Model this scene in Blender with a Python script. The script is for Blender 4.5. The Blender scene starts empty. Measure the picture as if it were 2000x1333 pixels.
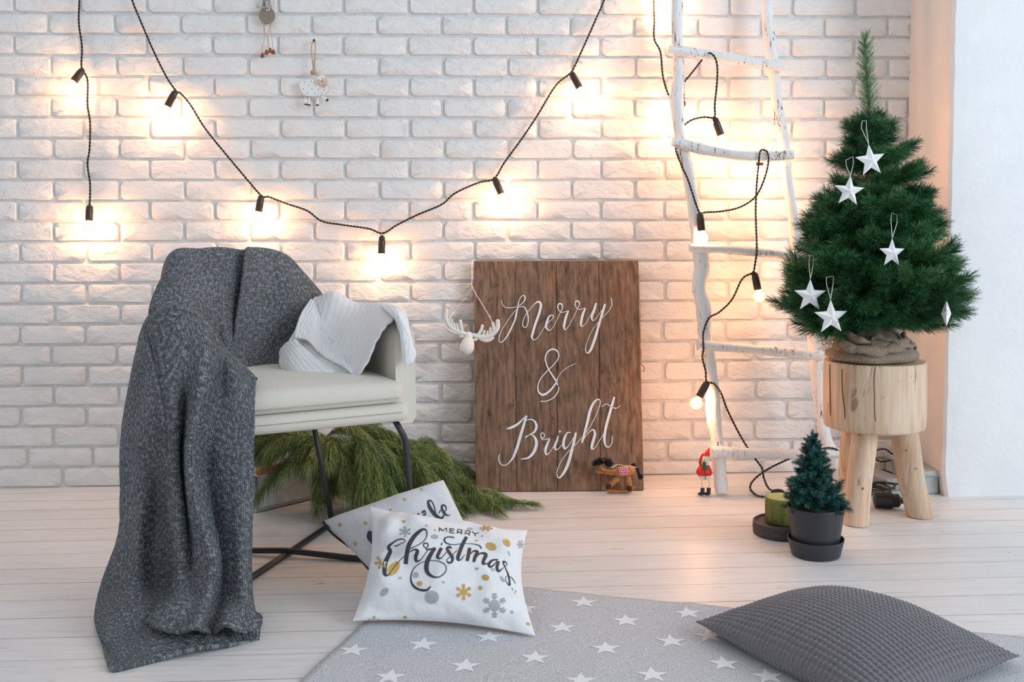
import bpy, math, random
import numpy as np
from mathutils import Vector, Matrix, Quaternion, noise
from mathutils.bvhtree import BVHTree
random.seed(7); np.random.seed(7)
SC = bpy.context.scene; COL = SC.collection
PI = math.pi
# ------------------------------------------------------------------ camera, world, lights, exposure
FPX = 1870.0; CY = 547.0; CAMH = 0.862; CAMD = 3.44
def camera_axes(psi=0.03365, th=0.04112, rho=0.0124):
    Fw = Vector((math.sin(psi)*math.cos(th), math.cos(psi)*math.cos(th), -math.sin(th)))
    R0 = Vector((math.cos(psi), -math.sin(psi), 0)); U0 = R0.cross(Fw)
    return Fw, math.cos(rho)*R0 - math.sin(rho)*U0, math.sin(rho)*R0 + math.cos(rho)*U0
FW, RT, UP = camera_axes(); CAM = Vector((0, -CAMD, CAMH))
cd = bpy.data.cameras.new('camera'); cam = bpy.data.objects.new('camera', cd); COL.objects.link(cam)
cam.matrix_world = Matrix(((RT.x, UP.x, -FW.x, CAM.x), (RT.y, UP.y, -FW.y, CAM.y), (RT.z, UP.z, -FW.z, CAM.z), (0, 0, 0, 1)))
cd.sensor_fit = 'HORIZONTAL'; cd.sensor_width = 36; cd.lens = FPX*36/2000; cd.shift_y = -(666.5-CY)/2000
cd.clip_start = 0.05; cd.clip_end = 100
SC.camera = cam
vs = SC.view_settings
SC.display_settings.display_device = 'sRGB'
vs.view_transform = 'Standard'; vs.look = 'None'; vs.gamma = 1.0; vs.use_curve_mapping = False
vs.exposure = 0.0
w = bpy.data.worlds.new('world'); SC.world = w; w.use_nodes = True
bg = w.node_tree.nodes['Background']; bg.inputs[0].default_value = (0.87, 0.93, 1.0, 1); bg.inputs[1].default_value = 0.66
def area(name, loc, aim, sx, sy, power, col):
    l = bpy.data.lights.new(name, 'AREA'); l.shape = 'RECTANGLE'; l.size = sx; l.size_y = sy; l.energy = power; l.color = col
    o = bpy.data.objects.new(name, l); COL.objects.link(o); o.location = loc
    o.rotation_euler = (Vector(aim)-Vector(loc)).to_track_quat('-Z', 'Y').to_euler(); return o
area('window_daylight', (4.7, -4.3, 2.1), (0.3, -0.5, 0.4), 2.4, 2.4, 165, (0.80, 0.90, 1.0))
BULB_W = 2.3; BULB_COL = (1.0, 0.42, 0.17)
def ray(px, py): return FW + RT*((px-1000)/FPX) - UP*((py-CY)/FPX)
def P(px, py, Y):                       # the point seen at (px,py) that stands at depth Y
    d = ray(px, py); return CAM + d*((Y-CAM.y)/d.y)
def G(px, py, z=0.0):                   # the point seen at (px,py) that lies at height z
    d = ray(px, py); return CAM + d*((z-CAM.z)/d.z)
def PV(t): return G(t[0], t[1], t[2]) if t[2] > 0 else P(*t)
def pxs(p): return (Vector(p)-CAM).dot(FW)/FPX       # metres per pixel at p
# ------------------------------------------------------------------ nodes / materials
class NT:
    def __init__(s, name):
        s.m = bpy.data.materials.new(name); s.m.use_nodes = True; s.t = s.m.node_tree; s.n = s.t.nodes; s.l = s.t.links
        s.b = s.n['Principled BSDF']; s.out = s.n['Material Output']
    def N(s, typ, **kw):
        nd = s.n.new(typ)
        for k, v in kw.items():
            if k[0] == '_': nd.inputs[k[1:].replace('_', ' ')].default_value = v
            else: setattr(nd, k, v)
        return nd
    def L(s, a, b): s.l.new(a, b)
    def mth(s, op, a, b=None, c=None):
        nd = s.n.new('ShaderNodeMath'); nd.operation = op
        for i, v in enumerate((a, b, c)):
            if v is None: continue
            if isinstance(v, (int, float)): nd.inputs[i].default_value = v
            else: s.L(v, nd.inputs[i])
        return nd.outputs[0]
    def pos(s, scale=(1, 1, 1), rnd=0.0):
        g = s.N('ShaderNodeNewGeometry'); mp = s.N('ShaderNodeMapping'); mp.inputs['Scale'].default_value = scale
        s.L(g.outputs['Position'], mp.inputs['Vector'])
        if rnd:
            oi = s.N('ShaderNodeObjectInfo'); cx = s.N('ShaderNodeCombineXYZ')
            s.L(s.mth('MULTIPLY', oi.outputs['Random'], rnd), cx.inputs[0]); s.L(s.mth('MULTIPLY', oi.outputs['Random'], rnd*1.7), cx.inputs[2])
            s.L(cx.outputs[0], mp.inputs['Location'])
        return mp.outputs[0]
    def noise(s, vec, scale, detail=4, rough=0.55, dist=0.0):
        nd = s.N('ShaderNodeTexNoise'); nd.inputs['Scale'].default_value = scale; nd.inputs['Detail'].default_value = detail
        nd.inputs['Roughness'].default_value = rough; nd.inputs['Distortion'].default_value = dist
        if vec is not None: s.L(vec, nd.inputs['Vector'])
        return nd.outputs['Fac']
    def ramp(s, fac, stops):
        nd = s.N('ShaderNodeValToRGB'); e = nd.color_ramp.elements
        while len(e) < len(stops): e.new(0.5)
        for i, (p, c) in enumerate(stops): e[i].position = p; e[i].color = (*c, 1) if len(c) == 3 else c
        s.L(fac, nd.inputs[0]); return nd.outputs[0]
    def bump(s, h, strength=0.3, dist=0.01, prev=None):
        nd = s.N('ShaderNodeBump'); nd.inputs['Strength'].default_value = strength; nd.inputs['Distance'].default_value = dist
        s.L(h, nd.inputs['Height'])
        if prev is not None: s.L(prev, nd.inputs['Normal'])
        return nd.outputs[0]
    def fin(s, color=None, rough=0.6, normal=None, **kw):
        if color is not None:
            if isinstance(color, tuple): s.b.inputs['Base Color'].default_value = (*color, 1)
            else: s.L(color, s.b.inputs['Base Color'])
        if isinstance(rough, (int, float)): s.b.inputs['Roughness'].default_value = rough
        else: s.L(rough, s.b.inputs['Roughness'])
        if normal is not None: s.L(normal, s.b.inputs['Normal'])
        for k, v in kw.items(): s.b.inputs[k.replace('_', ' ')].default_value = v
        return s.m
def plain(name, col, rough=0.6, nscale=60, var=0.12, bump=0.15, bd=0.002, **kw):
    t = NT(name); v = t.pos((1, 1, 1)); n = t.noise(v, nscale, 4)
    lo = tuple(c*(1-var) for c in col); hi = tuple(min(1, c*(1+var)) for c in col)
    return t.fin(t.ramp(n, [(0.3, lo), (0.7, hi)]), rough, t.bump(n, bump, bd), **kw)
def m_brick():
    t = NT('white_painted_brick'); v = t.pos((1, 1, 1), 3.0)
    v2 = t.pos((1, 1, 1.6), 3.0)
    a = t.noise(v2, 24, 5, 0.55, 0.35); b = t.noise(v, 130, 3, 0.6)
    r = t.ramp(a, [(0.40, (0, 0, 0)), (0.47, (0.6, 0.6, 0.6)), (0.50, (0.62, 0.62, 0.62)), (0.60, (1, 1, 1))])
    h = t.mth('ADD', r, t.mth('MULTIPLY', b, 0.35))
    col = t.ramp(t.noise(v, 5, 3), [(0.3, (0.80, 0.785, 0.765)), (0.7, (0.86, 0.85, 0.835))])
    return t.fin(col, 0.55, t.bump(h, 0.45, 0.006))
def m_mortar():
    t = NT('grey_white_mortar'); v = t.pos((1, 1, 1)); n = t.noise(v, 60, 5)
    return t.fin(t.ramp(n, [(0.3, (0.64, 0.64, 0.635)), (0.7, (0.78, 0.775, 0.765))]), 0.8, t.bump(n, 0.5, 0.004))
def m_plaster(name, c1, c2):
    t = NT(name); v = t.pos((1, 1, 1)); n = t.noise(v, 7, 6, 0.6); b = t.noise(v, 60, 3)
    k = t.noise(t.pos((1, 1, 1.5)), 30, 2, 0.5)
    ch = t.ramp(k, [(0.24, (0, 0, 0)), (0.27, (1, 1, 1))])
    h = t.mth('ADD', t.mth('ADD', n, t.mth('MULTIPLY', b, 0.12)), t.mth('MULTIPLY', ch, 0.25))
    return t.fin(t.ramp(n, [(0.3, c1), (0.7, c2)]), 0.6, t.bump(h, 0.35, 0.012))
def m_plank():
    t = NT('whitewashed_floorboard'); v = t.pos((0.9, 14, 14), 9.0); v2 = t.pos((1, 5, 5), 9.0)
    a = t.noise(v, 6, 6, 0.62, 0.6); k = t.noise(v2, 5.0, 3, 0.55, 2.0)
    c = t.ramp(a, [(0.30, (0.66, 0.61, 0.565)), (0.44, (0.785, 0.76, 0.74)), (0.7, (0.835, 0.825, 0.815))])
    kn = t.ramp(k, [(0.24, (0.50, 0.43, 0.37)), (0.30, (1, 1, 1))])
    mx = t.N('ShaderNodeMix', data_type='RGBA', blend_type='MULTIPLY'); mx.inputs['Factor'].default_value = 0.7
    t.L(c, mx.inputs['A']); t.L(kn, mx.inputs['B'])
    oi = t.N('ShaderNodeObjectInfo'); hs = t.N('ShaderNodeHueSaturation')
    t.L(t.mth('ADD', t.mth('MULTIPLY', oi.outputs['Random'], 0.08), 0.95), hs.inputs['Value']); t.L(mx.outputs['Result'], hs.inputs['Color'])
    return t.fin(hs.outputs[0], t.mth('ADD', t.mth('MULTIPLY', a, 0.3), 0.24), t.bump(a, 0.18, 0.003))
def m_wood(name, stops, scale=(14, 14, 1.2), rough=0.6, knots=True, dark=(0.05, 0.03, 0.02), rnd=6.0, ks=(3, 3, 1.4)):
    t = NT(name); v = t.pos(scale, rnd); a = t.noise(v, 5, 6, 0.6, 0.25)
    c = t.ramp(a, stops)
    if knots:
        k = t.noise(t.pos(ks, rnd), 3.2, 3, 0.6, 2.5)
        kn = t.ramp(k, [(0.30, (0.42, 0.36, 0.34)), (0.40, (1, 1, 1)), (0.60, (1, 1, 1)), (0.70, (1.25, 0.95, 0.75))])
        mx = t.N('ShaderNodeMix', data_type='RGBA', blend_type='MULTIPLY'); mx.inputs['Factor'].default_value = 0.85
        t.L(c, mx.inputs['A']); t.L(kn, mx.inputs['B']); c = mx.outputs['Result']
    oi = t.N('ShaderNodeObjectInfo'); hs = t.N('ShaderNodeHueSaturation')
    t.L(t.mth('ADD', t.mth('MULTIPLY', oi.outputs['Random'], 0.24), 0.88), hs.inputs['Value']); t.L(c, hs.inputs['Color'])
    return t.fin(hs.outputs[0], rough, t.bump(a, 0.3, 0.003))
def m_birch():
    t = NT('chipped_white_paint_on_branch'); v = t.pos((9, 9, 1.4)); v2 = t.pos((6, 6, 3))
    a = t.noise(v, 11, 6, 0.75, 0.5); z = t.noise(v2, 1.6, 2)
    f = t.mth('ADD', a, t.mth('MULTIPLY', t.mth('SUBTRACT', z, 0.5), 0.35))
    c = t.ramp(f, [(0.345, (0.10, 0.06, 0.045)), (0.375, (0.34, 0.30, 0.28)), (0.405, (0.83, 0.83, 0.82)), (0.7, (0.88, 0.88, 0.87))])
    return t.fin(c, 0.6, t.bump(f, 0.5, 0.005))
def uvn(t):
    u = t.N('ShaderNodeTexCoord'); sp = t.N('ShaderNodeSeparateXYZ'); t.L(u.outputs['UV'], sp.inputs[0]); return u.outputs['UV'], sp.outputs[0], sp.outputs[1]
def m_knit(name, stops, cols, rows, strength, dist, fleck, rough=0.9, sheen=0.3, rib=0):
    t = NT(name); uv, u, v = uvn(t)
    a = t.mth('MULTIPLY', u, cols); fr = t.mth('FRACT', a)
    tri = t.mth('ABSOLUTE', t.mth('SUBTRACT', fr, 0.5))
    ph = t.mth('ADD', t.mth('MULTIPLY', v, rows), t.mth('MULTIPLY', tri, 1.3))
    st = t.mth('ABSOLUTE', t.mth('SINE', t.mth('MULTIPLY', ph, PI)))
    cl = t.mth('ABSOLUTE', t.mth('SINE', t.mth('MULTIPLY', a, 2*PI)))
    h = t.mth('MULTIPLY', t.mth('POWER', st, 0.5), t.mth('POWER', cl, 0.4))
    if rib:
        h = t.mth('ADD', h, t.mth('MULTIPLY', t.mth('ABSOLUTE', t.mth('SINE', t.mth('MULTIPLY', u, rib*PI))), 1.6))
    mp = t.N('ShaderNodeMapping'); mp.inputs['Scale'].default_value = (cols*1.1, rows*0.8, 1); t.L(uv, mp.inputs['Vector'])
    n = t.noise(mp.outputs[0], fleck, 3, 0.75)
    n2 = t.mth('ADD', n, t.mth('MULTIPLY', t.mth('SUBTRACT', t.noise(t.pos((1, 1, 1)), 9, 2), 0.5), 0.12))
    return t.fin(t.ramp(n2, stops), rough, t.bump(h, strength, dist), Sheen_Weight=sheen, Sheen_Roughness=0.6)
def m_weave(name, c1, c2, freq=900, rough=0.85, bump=0.25, wr=0.0, sheen=0.1):
    t = NT(name); v = t.pos((1, 1, 1)); 
    wv = t.noise(v, freq, 2, 0.7); n = t.noise(v, 14, 3)
    c = t.ramp(wv, [(0.35, c1), (0.65, c2)])
    nm = t.bump(wv, bump, 0.001)
    if wr: nm = t.bump(n, wr, 0.02, nm)
    return t.fin(c, rough, nm, Sheen_Weight=sheen)
def m_emit(name, col, s):
    t = NT(name); return t.fin((1, 1, 1), 0.5, Emission_Color=(*col, 1), Emission_Strength=s)
def m_bulb():
    t = NT('clear_bulb_glass'); t.n.remove(t.b)
    tr = t.N('ShaderNodeBsdfTransparent'); gl = t.N('ShaderNodeBsdfGlossy'); gl.inputs['Roughness'].default_value = 0.05
    em = t.N('ShaderNodeEmission'); em.inputs[0].default_value = (1.0, 0.62, 0.22, 1); em.inputs[1].default_value = 0.75
    fr = t.N('ShaderNodeFresnel'); fr.inputs[0].default_value = 1.45
    mx = t.N('ShaderNodeMixShader'); t.L(fr.outputs[0], mx.inputs[0]); t.L(tr.outputs[0], mx.inputs[1]); t.L(gl.outputs[0], mx.inputs[2])
    ad = t.N('ShaderNodeAddShader'); t.L(mx.outputs[0], ad.inputs[0]); t.L(em.outputs[0], ad.inputs[1]); t.L(ad.outputs[0], t.out.inputs[0]); return t.m
def m_needle(name, c1, c2, c3=None, rough=0.45):
    t = NT(name); v = t.pos((1, 1, 1)); n = t.noise(v, 90, 2, 0.7)
    oi = t.N('ShaderNodeObjectInfo'); f = t.mth('ADD', n, t.mth('MULTIPLY', t.mth('SUBTRACT', oi.outputs['Random'], 0.5), 0.25))
    st = [(0.30, c1), (0.56, c2)] + ([(0.78, c3)] if c3 else [])
    return t.fin(t.ramp(f, st), rough)
M = {}
def mats():
    M['brick'] = m_brick(); M['mortar'] = m_mortar(); M['plank'] = m_plank()
    M['gap'] = plain('dark_floor_gap', (0.46, 0.41, 0.37), 0.9)
    M['plaster'] = m_plaster('white_plaster', (0.76, 0.77, 0.78), (0.82, 0.825, 0.83))
    M['reveal'] = m_plaster('bulb_lit_white_plaster', (0.76, 0.71, 0.67), (0.80, 0.75, 0.71))  # pier plaster again, with the bulbs' warm light painted into its colour
    M['trim'] = plain('grey_painted_trim', (0.42, 0.46, 0.46), 0.6)
    M['sign'] = m_wood('stained_brown_board', [(0.28, (0.055, 0.030, 0.018)), (0.45, (0.150, 0.083, 0.048)), (0.58, (0.215, 0.125, 0.075)), (0.75, (0.30, 0.185, 0.115))], (18, 14, 0.30), 0.6)
    M['paint'] = plain('white_sign_paint', (0.84, 0.85, 0.87), 0.55, 40, 0.04)
    M['birch'] = m_birch()
    M['stump'] = m_wood('peeled_pale_log', [(0.28, (0.46, 0.29, 0.18)), (0.45, (0.62, 0.44, 0.30)), (0.58, (0.70, 0.54, 0.40)), (0.75, (0.66, 0.58, 0.44))], (10, 10, 0.8), 0.6, True, ks=(5, 5, 1.2))
    M['crack'] = plain('dark_crack', (0.05, 0.03, 0.02), 0.9)
    M['knot'] = plain('brown_knot', (0.20, 0.11, 0.05), 0.8)
    M['linen'] = m_weave('beige_linen_upholstery', (0.60, 0.555, 0.47), (0.80, 0.76, 0.68), 1100, 0.85, 0.5)
    M['seam'] = plain('grey_beige_stitching', (0.42, 0.40, 0.34), 0.9)
    M['metal'] = plain('dark_grey_powder_coated_steel', (0.030, 0.032, 0.037), 0.42, 80, 0.1, 0.05)
    M['throw'] = m_knit('grey_melange_knit', [(0.38, (0.022, 0.030, 0.042)), (0.50, (0.125, 0.152, 0.190)), (0.60, (0.50, 0.55, 0.61))], 98, 122, 1.0, 0.02, 1.0)
    M['whiteknit'] = m_knit('white_cable_knit', [(0.3, (0.84, 0.84, 0.845)), (0.7, (0.90, 0.90, 0.905))], 200, 240, 0.35, 0.003, 1.0, rib=0)
    M['cotton'] = m_weave('white_cotton_print_cloth', (0.80, 0.81, 0.83), (0.86, 0.865, 0.88), 600, 0.75, 0.12, 0.35)
    M['cotton2'] = m_weave('light_grey_cotton_cloth', (0.62, 0.63, 0.66), (0.74, 0.75, 0.78), 500, 0.8, 0.2, 0.3)
    M['ink'] = plain('charcoal_print', (0.045, 0.048, 0.06), 0.7, 40, 0.1)
    M['gold'] = plain('gold_print', (0.60, 0.38, 0.11), 0.45, 40, 0.15)
    M['greyprint'] = plain('grey_print', (0.42, 0.43, 0.45), 0.7, 40, 0.06)
    M['rug'] = m_weave('grey_woven_rug', (0.36, 0.375, 0.40), (0.68, 0.69, 0.715), 330, 0.9, 0.5, 0.15)
    M['rugstar'] = m_weave('white_woven_star', (0.78, 0.79, 0.81), (0.86, 0.87, 0.88), 330, 0.9, 0.3)
    M['waffle'] = m_weave('grey_velvet_waffle', (0.110, 0.106, 0.118), (0.165, 0.160, 0.176), 300, 0.85, 0.2, 0, 0.5)
    M['fir'] = m_needle('dark_green_tree_needles', (0.010, 0.050, 0.022), (0.036, 0.165, 0.054), (0.20, 0.36, 0.16))
    M['firstem'] = plain('brown_green_stem', (0.13, 0.10, 0.03), 0.8)
    M['pine'] = m_needle('olive_green_pine_needles', (0.06, 0.115, 0.028), (0.20, 0.27, 0.075), (0.42, 0.42, 0.17))
    M['pinestem'] = plain('orange_brown_twig', (0.22, 0.14, 0.07), 0.8)
    M['mini'] = m_needle('blue_green_tinsel_needles', (0.008, 0.045, 0.042), (0.025, 0.13, 0.115), (0.11, 0.33, 0.29), 0.35)
    M['pot'] = plain('matt_anthracite_pot', (0.028, 0.030, 0.037), 0.42, 60, 0.1, 0.05)
    M['disc'] = plain('dark_brown_wood_disc', (0.055, 0.043, 0.040), 0.6, 90, 0.25, 0.2)
    M['candle'] = plain('olive_green_wax', (0.20, 0.21, 0.045), 0.5, 60, 0.12, 0.1, Subsurface_Weight=0.1)
    M['candletop'] = plain('pale_green_wax', (0.42, 0.43, 0.15), 0.5, 30, 0.06, 0.05)
    M['wick'] = plain('white_wick', (0.8, 0.78, 0.7), 0.8)
    M['burlap'] = m_weave('brown_burlap', (0.13, 0.095, 0.065), (0.40, 0.31, 0.225), 520, 0.95, 1.0)
    M['paper'] = plain('white_folded_paper', (0.84, 0.84, 0.84), 0.6, 30, 0.02, 0.02)
    M['thread'] = plain('white_thread', (0.8, 0.79, 0.76), 0.9)
    M['cord'] = plain('dark_brown_twisted_cable', (0.022, 0.016, 0.013), 0.5, 200, 0.2, 0.1)
    M['socket'] = plain('brown_black_bakelite', (0.040, 0.022, 0.014), 0.3, 50, 0.1, 0.05)
    M['bulb'] = m_bulb(); M['glow'] = m_emit('glowing_filament', (1.0, 0.72, 0.30), 60)
    M['crate'] = plain('white_painted_crate', (0.74, 0.76, 0.78), 0.6); M['orange'] = plain('orange_felt', (0.55, 0.16, 0.03), 0.8)
    M['moose'] = plain('white_knobbly_ceramic', (0.80, 0.78, 0.75), 0.65, 160, 0.04, 0.35, 0.004)
    M['twine'] = plain('jute_twine', (0.52, 0.33, 0.18), 0.95, 300, 0.3, 0.5)
    M['wgrey'] = plain('brown_grey_painted_wood', (0.27, 0.22, 0.17), 0.6); M['rust'] = plain('rust_brown_wood', (0.28, 0.09, 0.03), 0.7)
    M['ginghamg'] = plain('grey_gingham_ribbon', (0.42, 0.39, 0.40), 0.9, 500, 0.5)
    M['sheepw'] = plain('white_painted_wood', (0.83, 0.83, 0.82), 0.6, 40, 0.03); M['face'] = plain('beige_painted_face', (0.68, 0.54, 0.42), 0.7)
    M['black'] = plain('black_paint', (0.012, 0.012, 0.014), 0.5); M['navy'] = plain('navy_black_boot', (0.012, 0.018, 0.035), 0.4)
    M['red'] = plain('bright_red_paint', (0.65, 0.015, 0.015), 0.4, 60, 0.1); M['santaw'] = plain('off_white_beard', (0.80, 0.76, 0.70), 0.8)
    M['green'] = plain('dark_green_paint', (0.03, 0.10, 0.035), 0.6); M['yellow'] = plain('yellow_paint', (0.75, 0.45, 0.05), 0.5)
    M['wire'] = plain('coppery_wire', (0.45, 0.2, 0.15), 0.4)
    M['plush'] = plain('tan_plush', (0.42, 0.19, 0.065), 0.95, 120, 0.25, 0.5); M['mane'] = plain('black_woollen_mane', (0.012, 0.009, 0.009), 0.9)
    M['hoof'] = plain('dark_brown_felt', (0.05, 0.018, 0.012), 0.95); M['rose'] = plain('pink_brown_felt', (0.50, 0.17, 0.10), 0.9)
    t = NT('red_white_gingham'); uv, u, v = uvn(t)
    a = t.mth('GREATER_THAN', t.mth('FRACT', t.mth('MULTIPLY', u, 6)), 0.5); b = t.mth('GREATER_THAN', t.mth('FRACT', t.mth('MULTIPLY', v, 5)), 0.5)
    s = t.mth('MULTIPLY', t.mth('ADD', a, b), 0.5)
    M['gingham'] = t.fin(t.ramp(s, [(0.0, (0.80, 0.76, 0.76)), (0.5, (0.55, 0.10, 0.16)), (1.0, (0.33, 0.01, 0.04))]), 0.9)
    M['strip'] = plain('grey_plastic', (0.36, 0.34, 0.32), 0.5); M['plug'] = plain('black_rubber_plug', (0.012, 0.012, 0.014), 0.4)
mats()
# ------------------------------------------------------------------ mesh helpers
class MB:
    def __init__(s): s.v = []; s.f = []; s.uv = {}; s.mi = []
    def add(s, vs, fs, mi=0):
        o = len(s.v); s.v.extend([tuple(x) for x in vs]); s.f.extend([tuple(i+o for i in f) for f in fs]); s.mi.extend([mi]*len(fs)); return o
    def box(s, c, d, rot=None, mi=0, taper=1.0):
        c = Vector(c); vs = []
        for z in (-1, 1):
            k = taper if z > 0 else 1
            for x, y in ((-1, -1), (1, -1), (1, 1), (-1, 1)):
                p = Vector((x*d[0]/2*k, y*d[1]/2*k, z*d[2]/2)); 
                if rot is not None: p = rot @ p
                vs.append(c+p)
        s.add(vs, [(3, 2, 1, 0), (4, 5, 6, 7), (0, 1, 5, 4), (1, 2, 6, 5), (2, 3, 7, 6), (3, 0, 4, 7)], mi)
    def tube(s, pts, r, n=8, mi=0, cap=True, flat=1.0, jit=0.0, up=None):
        pts = [Vector(p) for p in pts]; k = len(pts)
        rs = r if isinstance(r, (list, tuple, np.ndarray)) else [r]*k
        T = [(pts[min(i+1, k-1)]-pts[max(i-1, 0)]).normalized() for i in range(k)]
        a = Vector((0, 0, 1)) if abs(T[0].z) < 0.9 else Vector((1, 0, 0))
        if up is not None: a = Vector(up)
        nrm = (a - T[0]*a.dot(T[0])).normalized(); vs = []; fs = []
        for i in range(k):
            nrm = (nrm - T[i]*nrm.dot(T[i])).normalized(); bn = T[i].cross(nrm)
            for j in range(n):
                an = 2*PI*j/n; rr = rs[i]*(1+jit*(random.random()-0.5))
                vs.append(pts[i]+nrm*math.cos(an)*rr*flat+bn*math.sin(an)*rr)
        for i in range(k-1):
            for j in range(n):
                fs.append((i*n+j, i*n+(j+1) % n, (i+1)*n+(j+1) % n, (i+1)*n+j))
        if cap: fs.append(tuple(range(n-1, -1, -1))); fs.append(tuple((k-1)*n+j for j in range(n)))
        s.add(vs, fs, mi)
    def lathe(s, prof, c=(0, 0, 0), n=32, axis=None, mi=0, cap=True, rot=None):
        c = Vector(c); vs = []; fs = []
        for r, z in prof:
            for j in range(n):
                a = 2*PI*j/n; p = Vector((r*math.cos(a), r*math.sin(a), z))
                if rot is not None: p = rot @ p
                vs.append(c+p)
        for i in range(len(prof)-1):
            for j in range(n): fs.append((i*n+j, i*n+(j+1) % n, (i+1)*n+(j+1) % n, (i+1)*n+j))
        if cap:
            fs.append(tuple(range(n-1, -1, -1))); fs.append(tuple((len(prof)-1)*n+j for j in range(n)))
        s.add(vs, fs, mi)
    def ball(s, c, r, n=12, m=8, mi=0, rot=None, bump=0):
        r = (r, r, r) if isinstance(r, (int, float)) else r; c = Vector(c); vs = []; fs = []
        for i in range(m+1):
            th = PI*i/m
            for j in range(n):
                a = 2*PI*j/n; p = Vector((r[0]*math.sin(th)*math.cos(a), r[1]*math.sin(th)*math.sin(a), r[2]*math.cos(th)))
                if bump: p *= 1+bump*noise.noise(p*40+c*9)
                if rot is not None: p = rot @ p
                vs.append(c+p)
        for i in range(m):
            for j in range(n): fs.append((i*n+j, (i+1)*n+j, (i+1)*n+(j+1) % n, i*n+(j+1) % n))
        s.add(vs, fs, mi)
    def prism(s, poly, n, t, mi=0):          # extrude a planar polygon (3-D points) along n by t
        poly = [Vector(p) for p in poly]; n = Vector(n)*t; k = len(poly)
        s.add(poly+[p+n for p in poly], [tuple(range(k)), tuple(range(2*k-1, k-1, -1))]+[(i, (i+1) % k+0, (i+1) % k+k, i+k)[::-1] for i in range(k)], mi)
    def grid(s, A, uv=None, mi=0, closed=False):       # A: R x C x 3 array
        R_, C_ = A.shape[:2]; o = len(s.v); s.v.extend([tuple(x) for x in A.reshape(-1, 3)])
        cc = C_ if closed else C_-1
        for i in range(R_-1):
            for j in range(cc):
                j2 = (j+1) % C_; s.f.append((o+i*C_+j, o+i*C_+j2, o+(i+1)*C_+j2, o+(i+1)*C_+j)); s.mi.append(mi)
        if uv is not None:
            U = uv.reshape(-1, 2)
            for k in range(len(U)): s.uv[o+k] = tuple(U[k])
    def mesh(s, name, mats_, smooth=True):
        me = bpy.data.meshes.new(name); me.from_pydata(s.v, [], s.f)
        for m in (mats_ if isinstance(mats_, (list, tuple)) else [mats_]): me.materials.append(m)
        me.polygons.foreach_set('use_smooth', [smooth]*len(s.f))
        if any(s.mi): me.polygons.foreach_set('material_index', s.mi)
        if s.uv:
            l = me.uv_layers.new(name='UVMap'); vi = np.zeros(len(me.loops), dtype=np.int32); me.loops.foreach_get('vertex_index', vi)
            a = np.zeros((len(s.v), 2))
            for k, q in s.uv.items(): a[k] = q
            l.data.foreach_set('uv', a[vi].ravel())
        me.update(); return me
def link(name, me, parent=None, loc=None):
    o = bpy.data.objects.new(name, me); COL.objects.link(o)
    if loc is not None: o.location = loc
    if parent is not None:
        o.parent = parent; o.matrix_parent_inverse = Matrix.LocRotScale(world_loc(parent), None, None).inverted()
    return o
def world_loc(o):
    l = Vector(o.location)
    return l
def part(name, mb, mat, parent=None, smooth=True, sharp=None):
    me = mb.mesh(name, mat, smooth); o = link(name, me, parent)
    if smooth and sharp is not None: me.set_sharp_from_angle(angle=math.radians(sharp))
    return o
def solid(o, t, off=0.0):
    m = o.modifiers.new('thickness', 'SOLIDIFY'); m.thickness = t; m.offset = off; return o
def bevel(o, wd, seg=2):
    m = o.modifiers.new('bevel', 'BEVEL'); m.width = wd; m.segments = seg; m.limit_method = 'ANGLE'; m.angle_limit = math.radians(35); return o
def thing(name, label, cat, loc=(0, 0, 0), group=None):
    o = bpy.data.objects.new(name, None); COL.objects.link(o); o.location = loc; o.empty_display_size = 0.05; return tag(o, label, cat, group)
def tag(o, label, cat, group=None, kind=None):
    o['label'] = label; o['category'] = cat
    if group: o['group'] = group
    if kind: o['kind'] = kind
    return o
def cr(pts, sub=6, closed=False):            # Catmull-Rom through points of any dimension
    A = np.array([list(p) for p in pts], float); n = len(A); out = []
    for i in range(n if closed else n-1):
        if closed: p0, p1, p2, p3 = A[(i-1) % n], A[i], A[(i+1) % n], A[(i+2) % n]
        else: p0, p1, p2, p3 = A[max(i-1, 0)], A[i], A[i+1], A[min(i+2, n-1)]
        for k in range(sub):
            t = k/sub; out.append(0.5*((2*p1)+(-p0+p2)*t+(2*p0-5*p1+4*p2-p3)*t*t+(-p0+3*p1-3*p2+p3)*t**3))
    if not closed: out.append(A[-1])
    return np.array(out)
def surf(ctrl, sub=8, amp=0.0, fr=8.0, seed=0.0, amp2=0.0):         # control rows of (px,py,Y or z) -> dense grid + uv in metres
    A = np.array([[list(PV(t)) for t in row] for row in ctrl]); 
    B = np.array([cr(A[:, j], sub) for j in range(A.shape[1])]).transpose(1, 0, 2)
    B = np.array([cr(B[i], sub) for i in range(B.shape[0])])
    du = np.linalg.norm(np.diff(B, axis=1), axis=2).mean(axis=0); dv = np.linalg.norm(np.diff(B, axis=0), axis=2).mean(axis=1)
    u = np.concatenate([[0], np.cumsum(du)]); v = np.concatenate([[0], np.cumsum(dv)])
    gu, gv = np.meshgrid(u, v); UV = np.stack([gu, gv], -1)
    if amp or amp2:
        gx = np.gradient(B, axis=1); gy = np.gradient(B, axis=0); n = np.cross(gx, gy); n /= np.linalg.norm(n, axis=2, keepdims=True)+1e-9
        for i in range(B.shape[0]):
            for j in range(B.shape[1]):
                q = Vector((gu[i, j]*fr, gv[i, j]*fr*0.45, seed)); B[i, j] += n[i, j]*amp*noise.noise(q)
                if amp2: B[i, j] += n[i, j]*amp2*noise.noise(Vector((gu[i, j]*fr*4, gv[i, j]*fr*4, seed+5)))
    return B, UV
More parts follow.
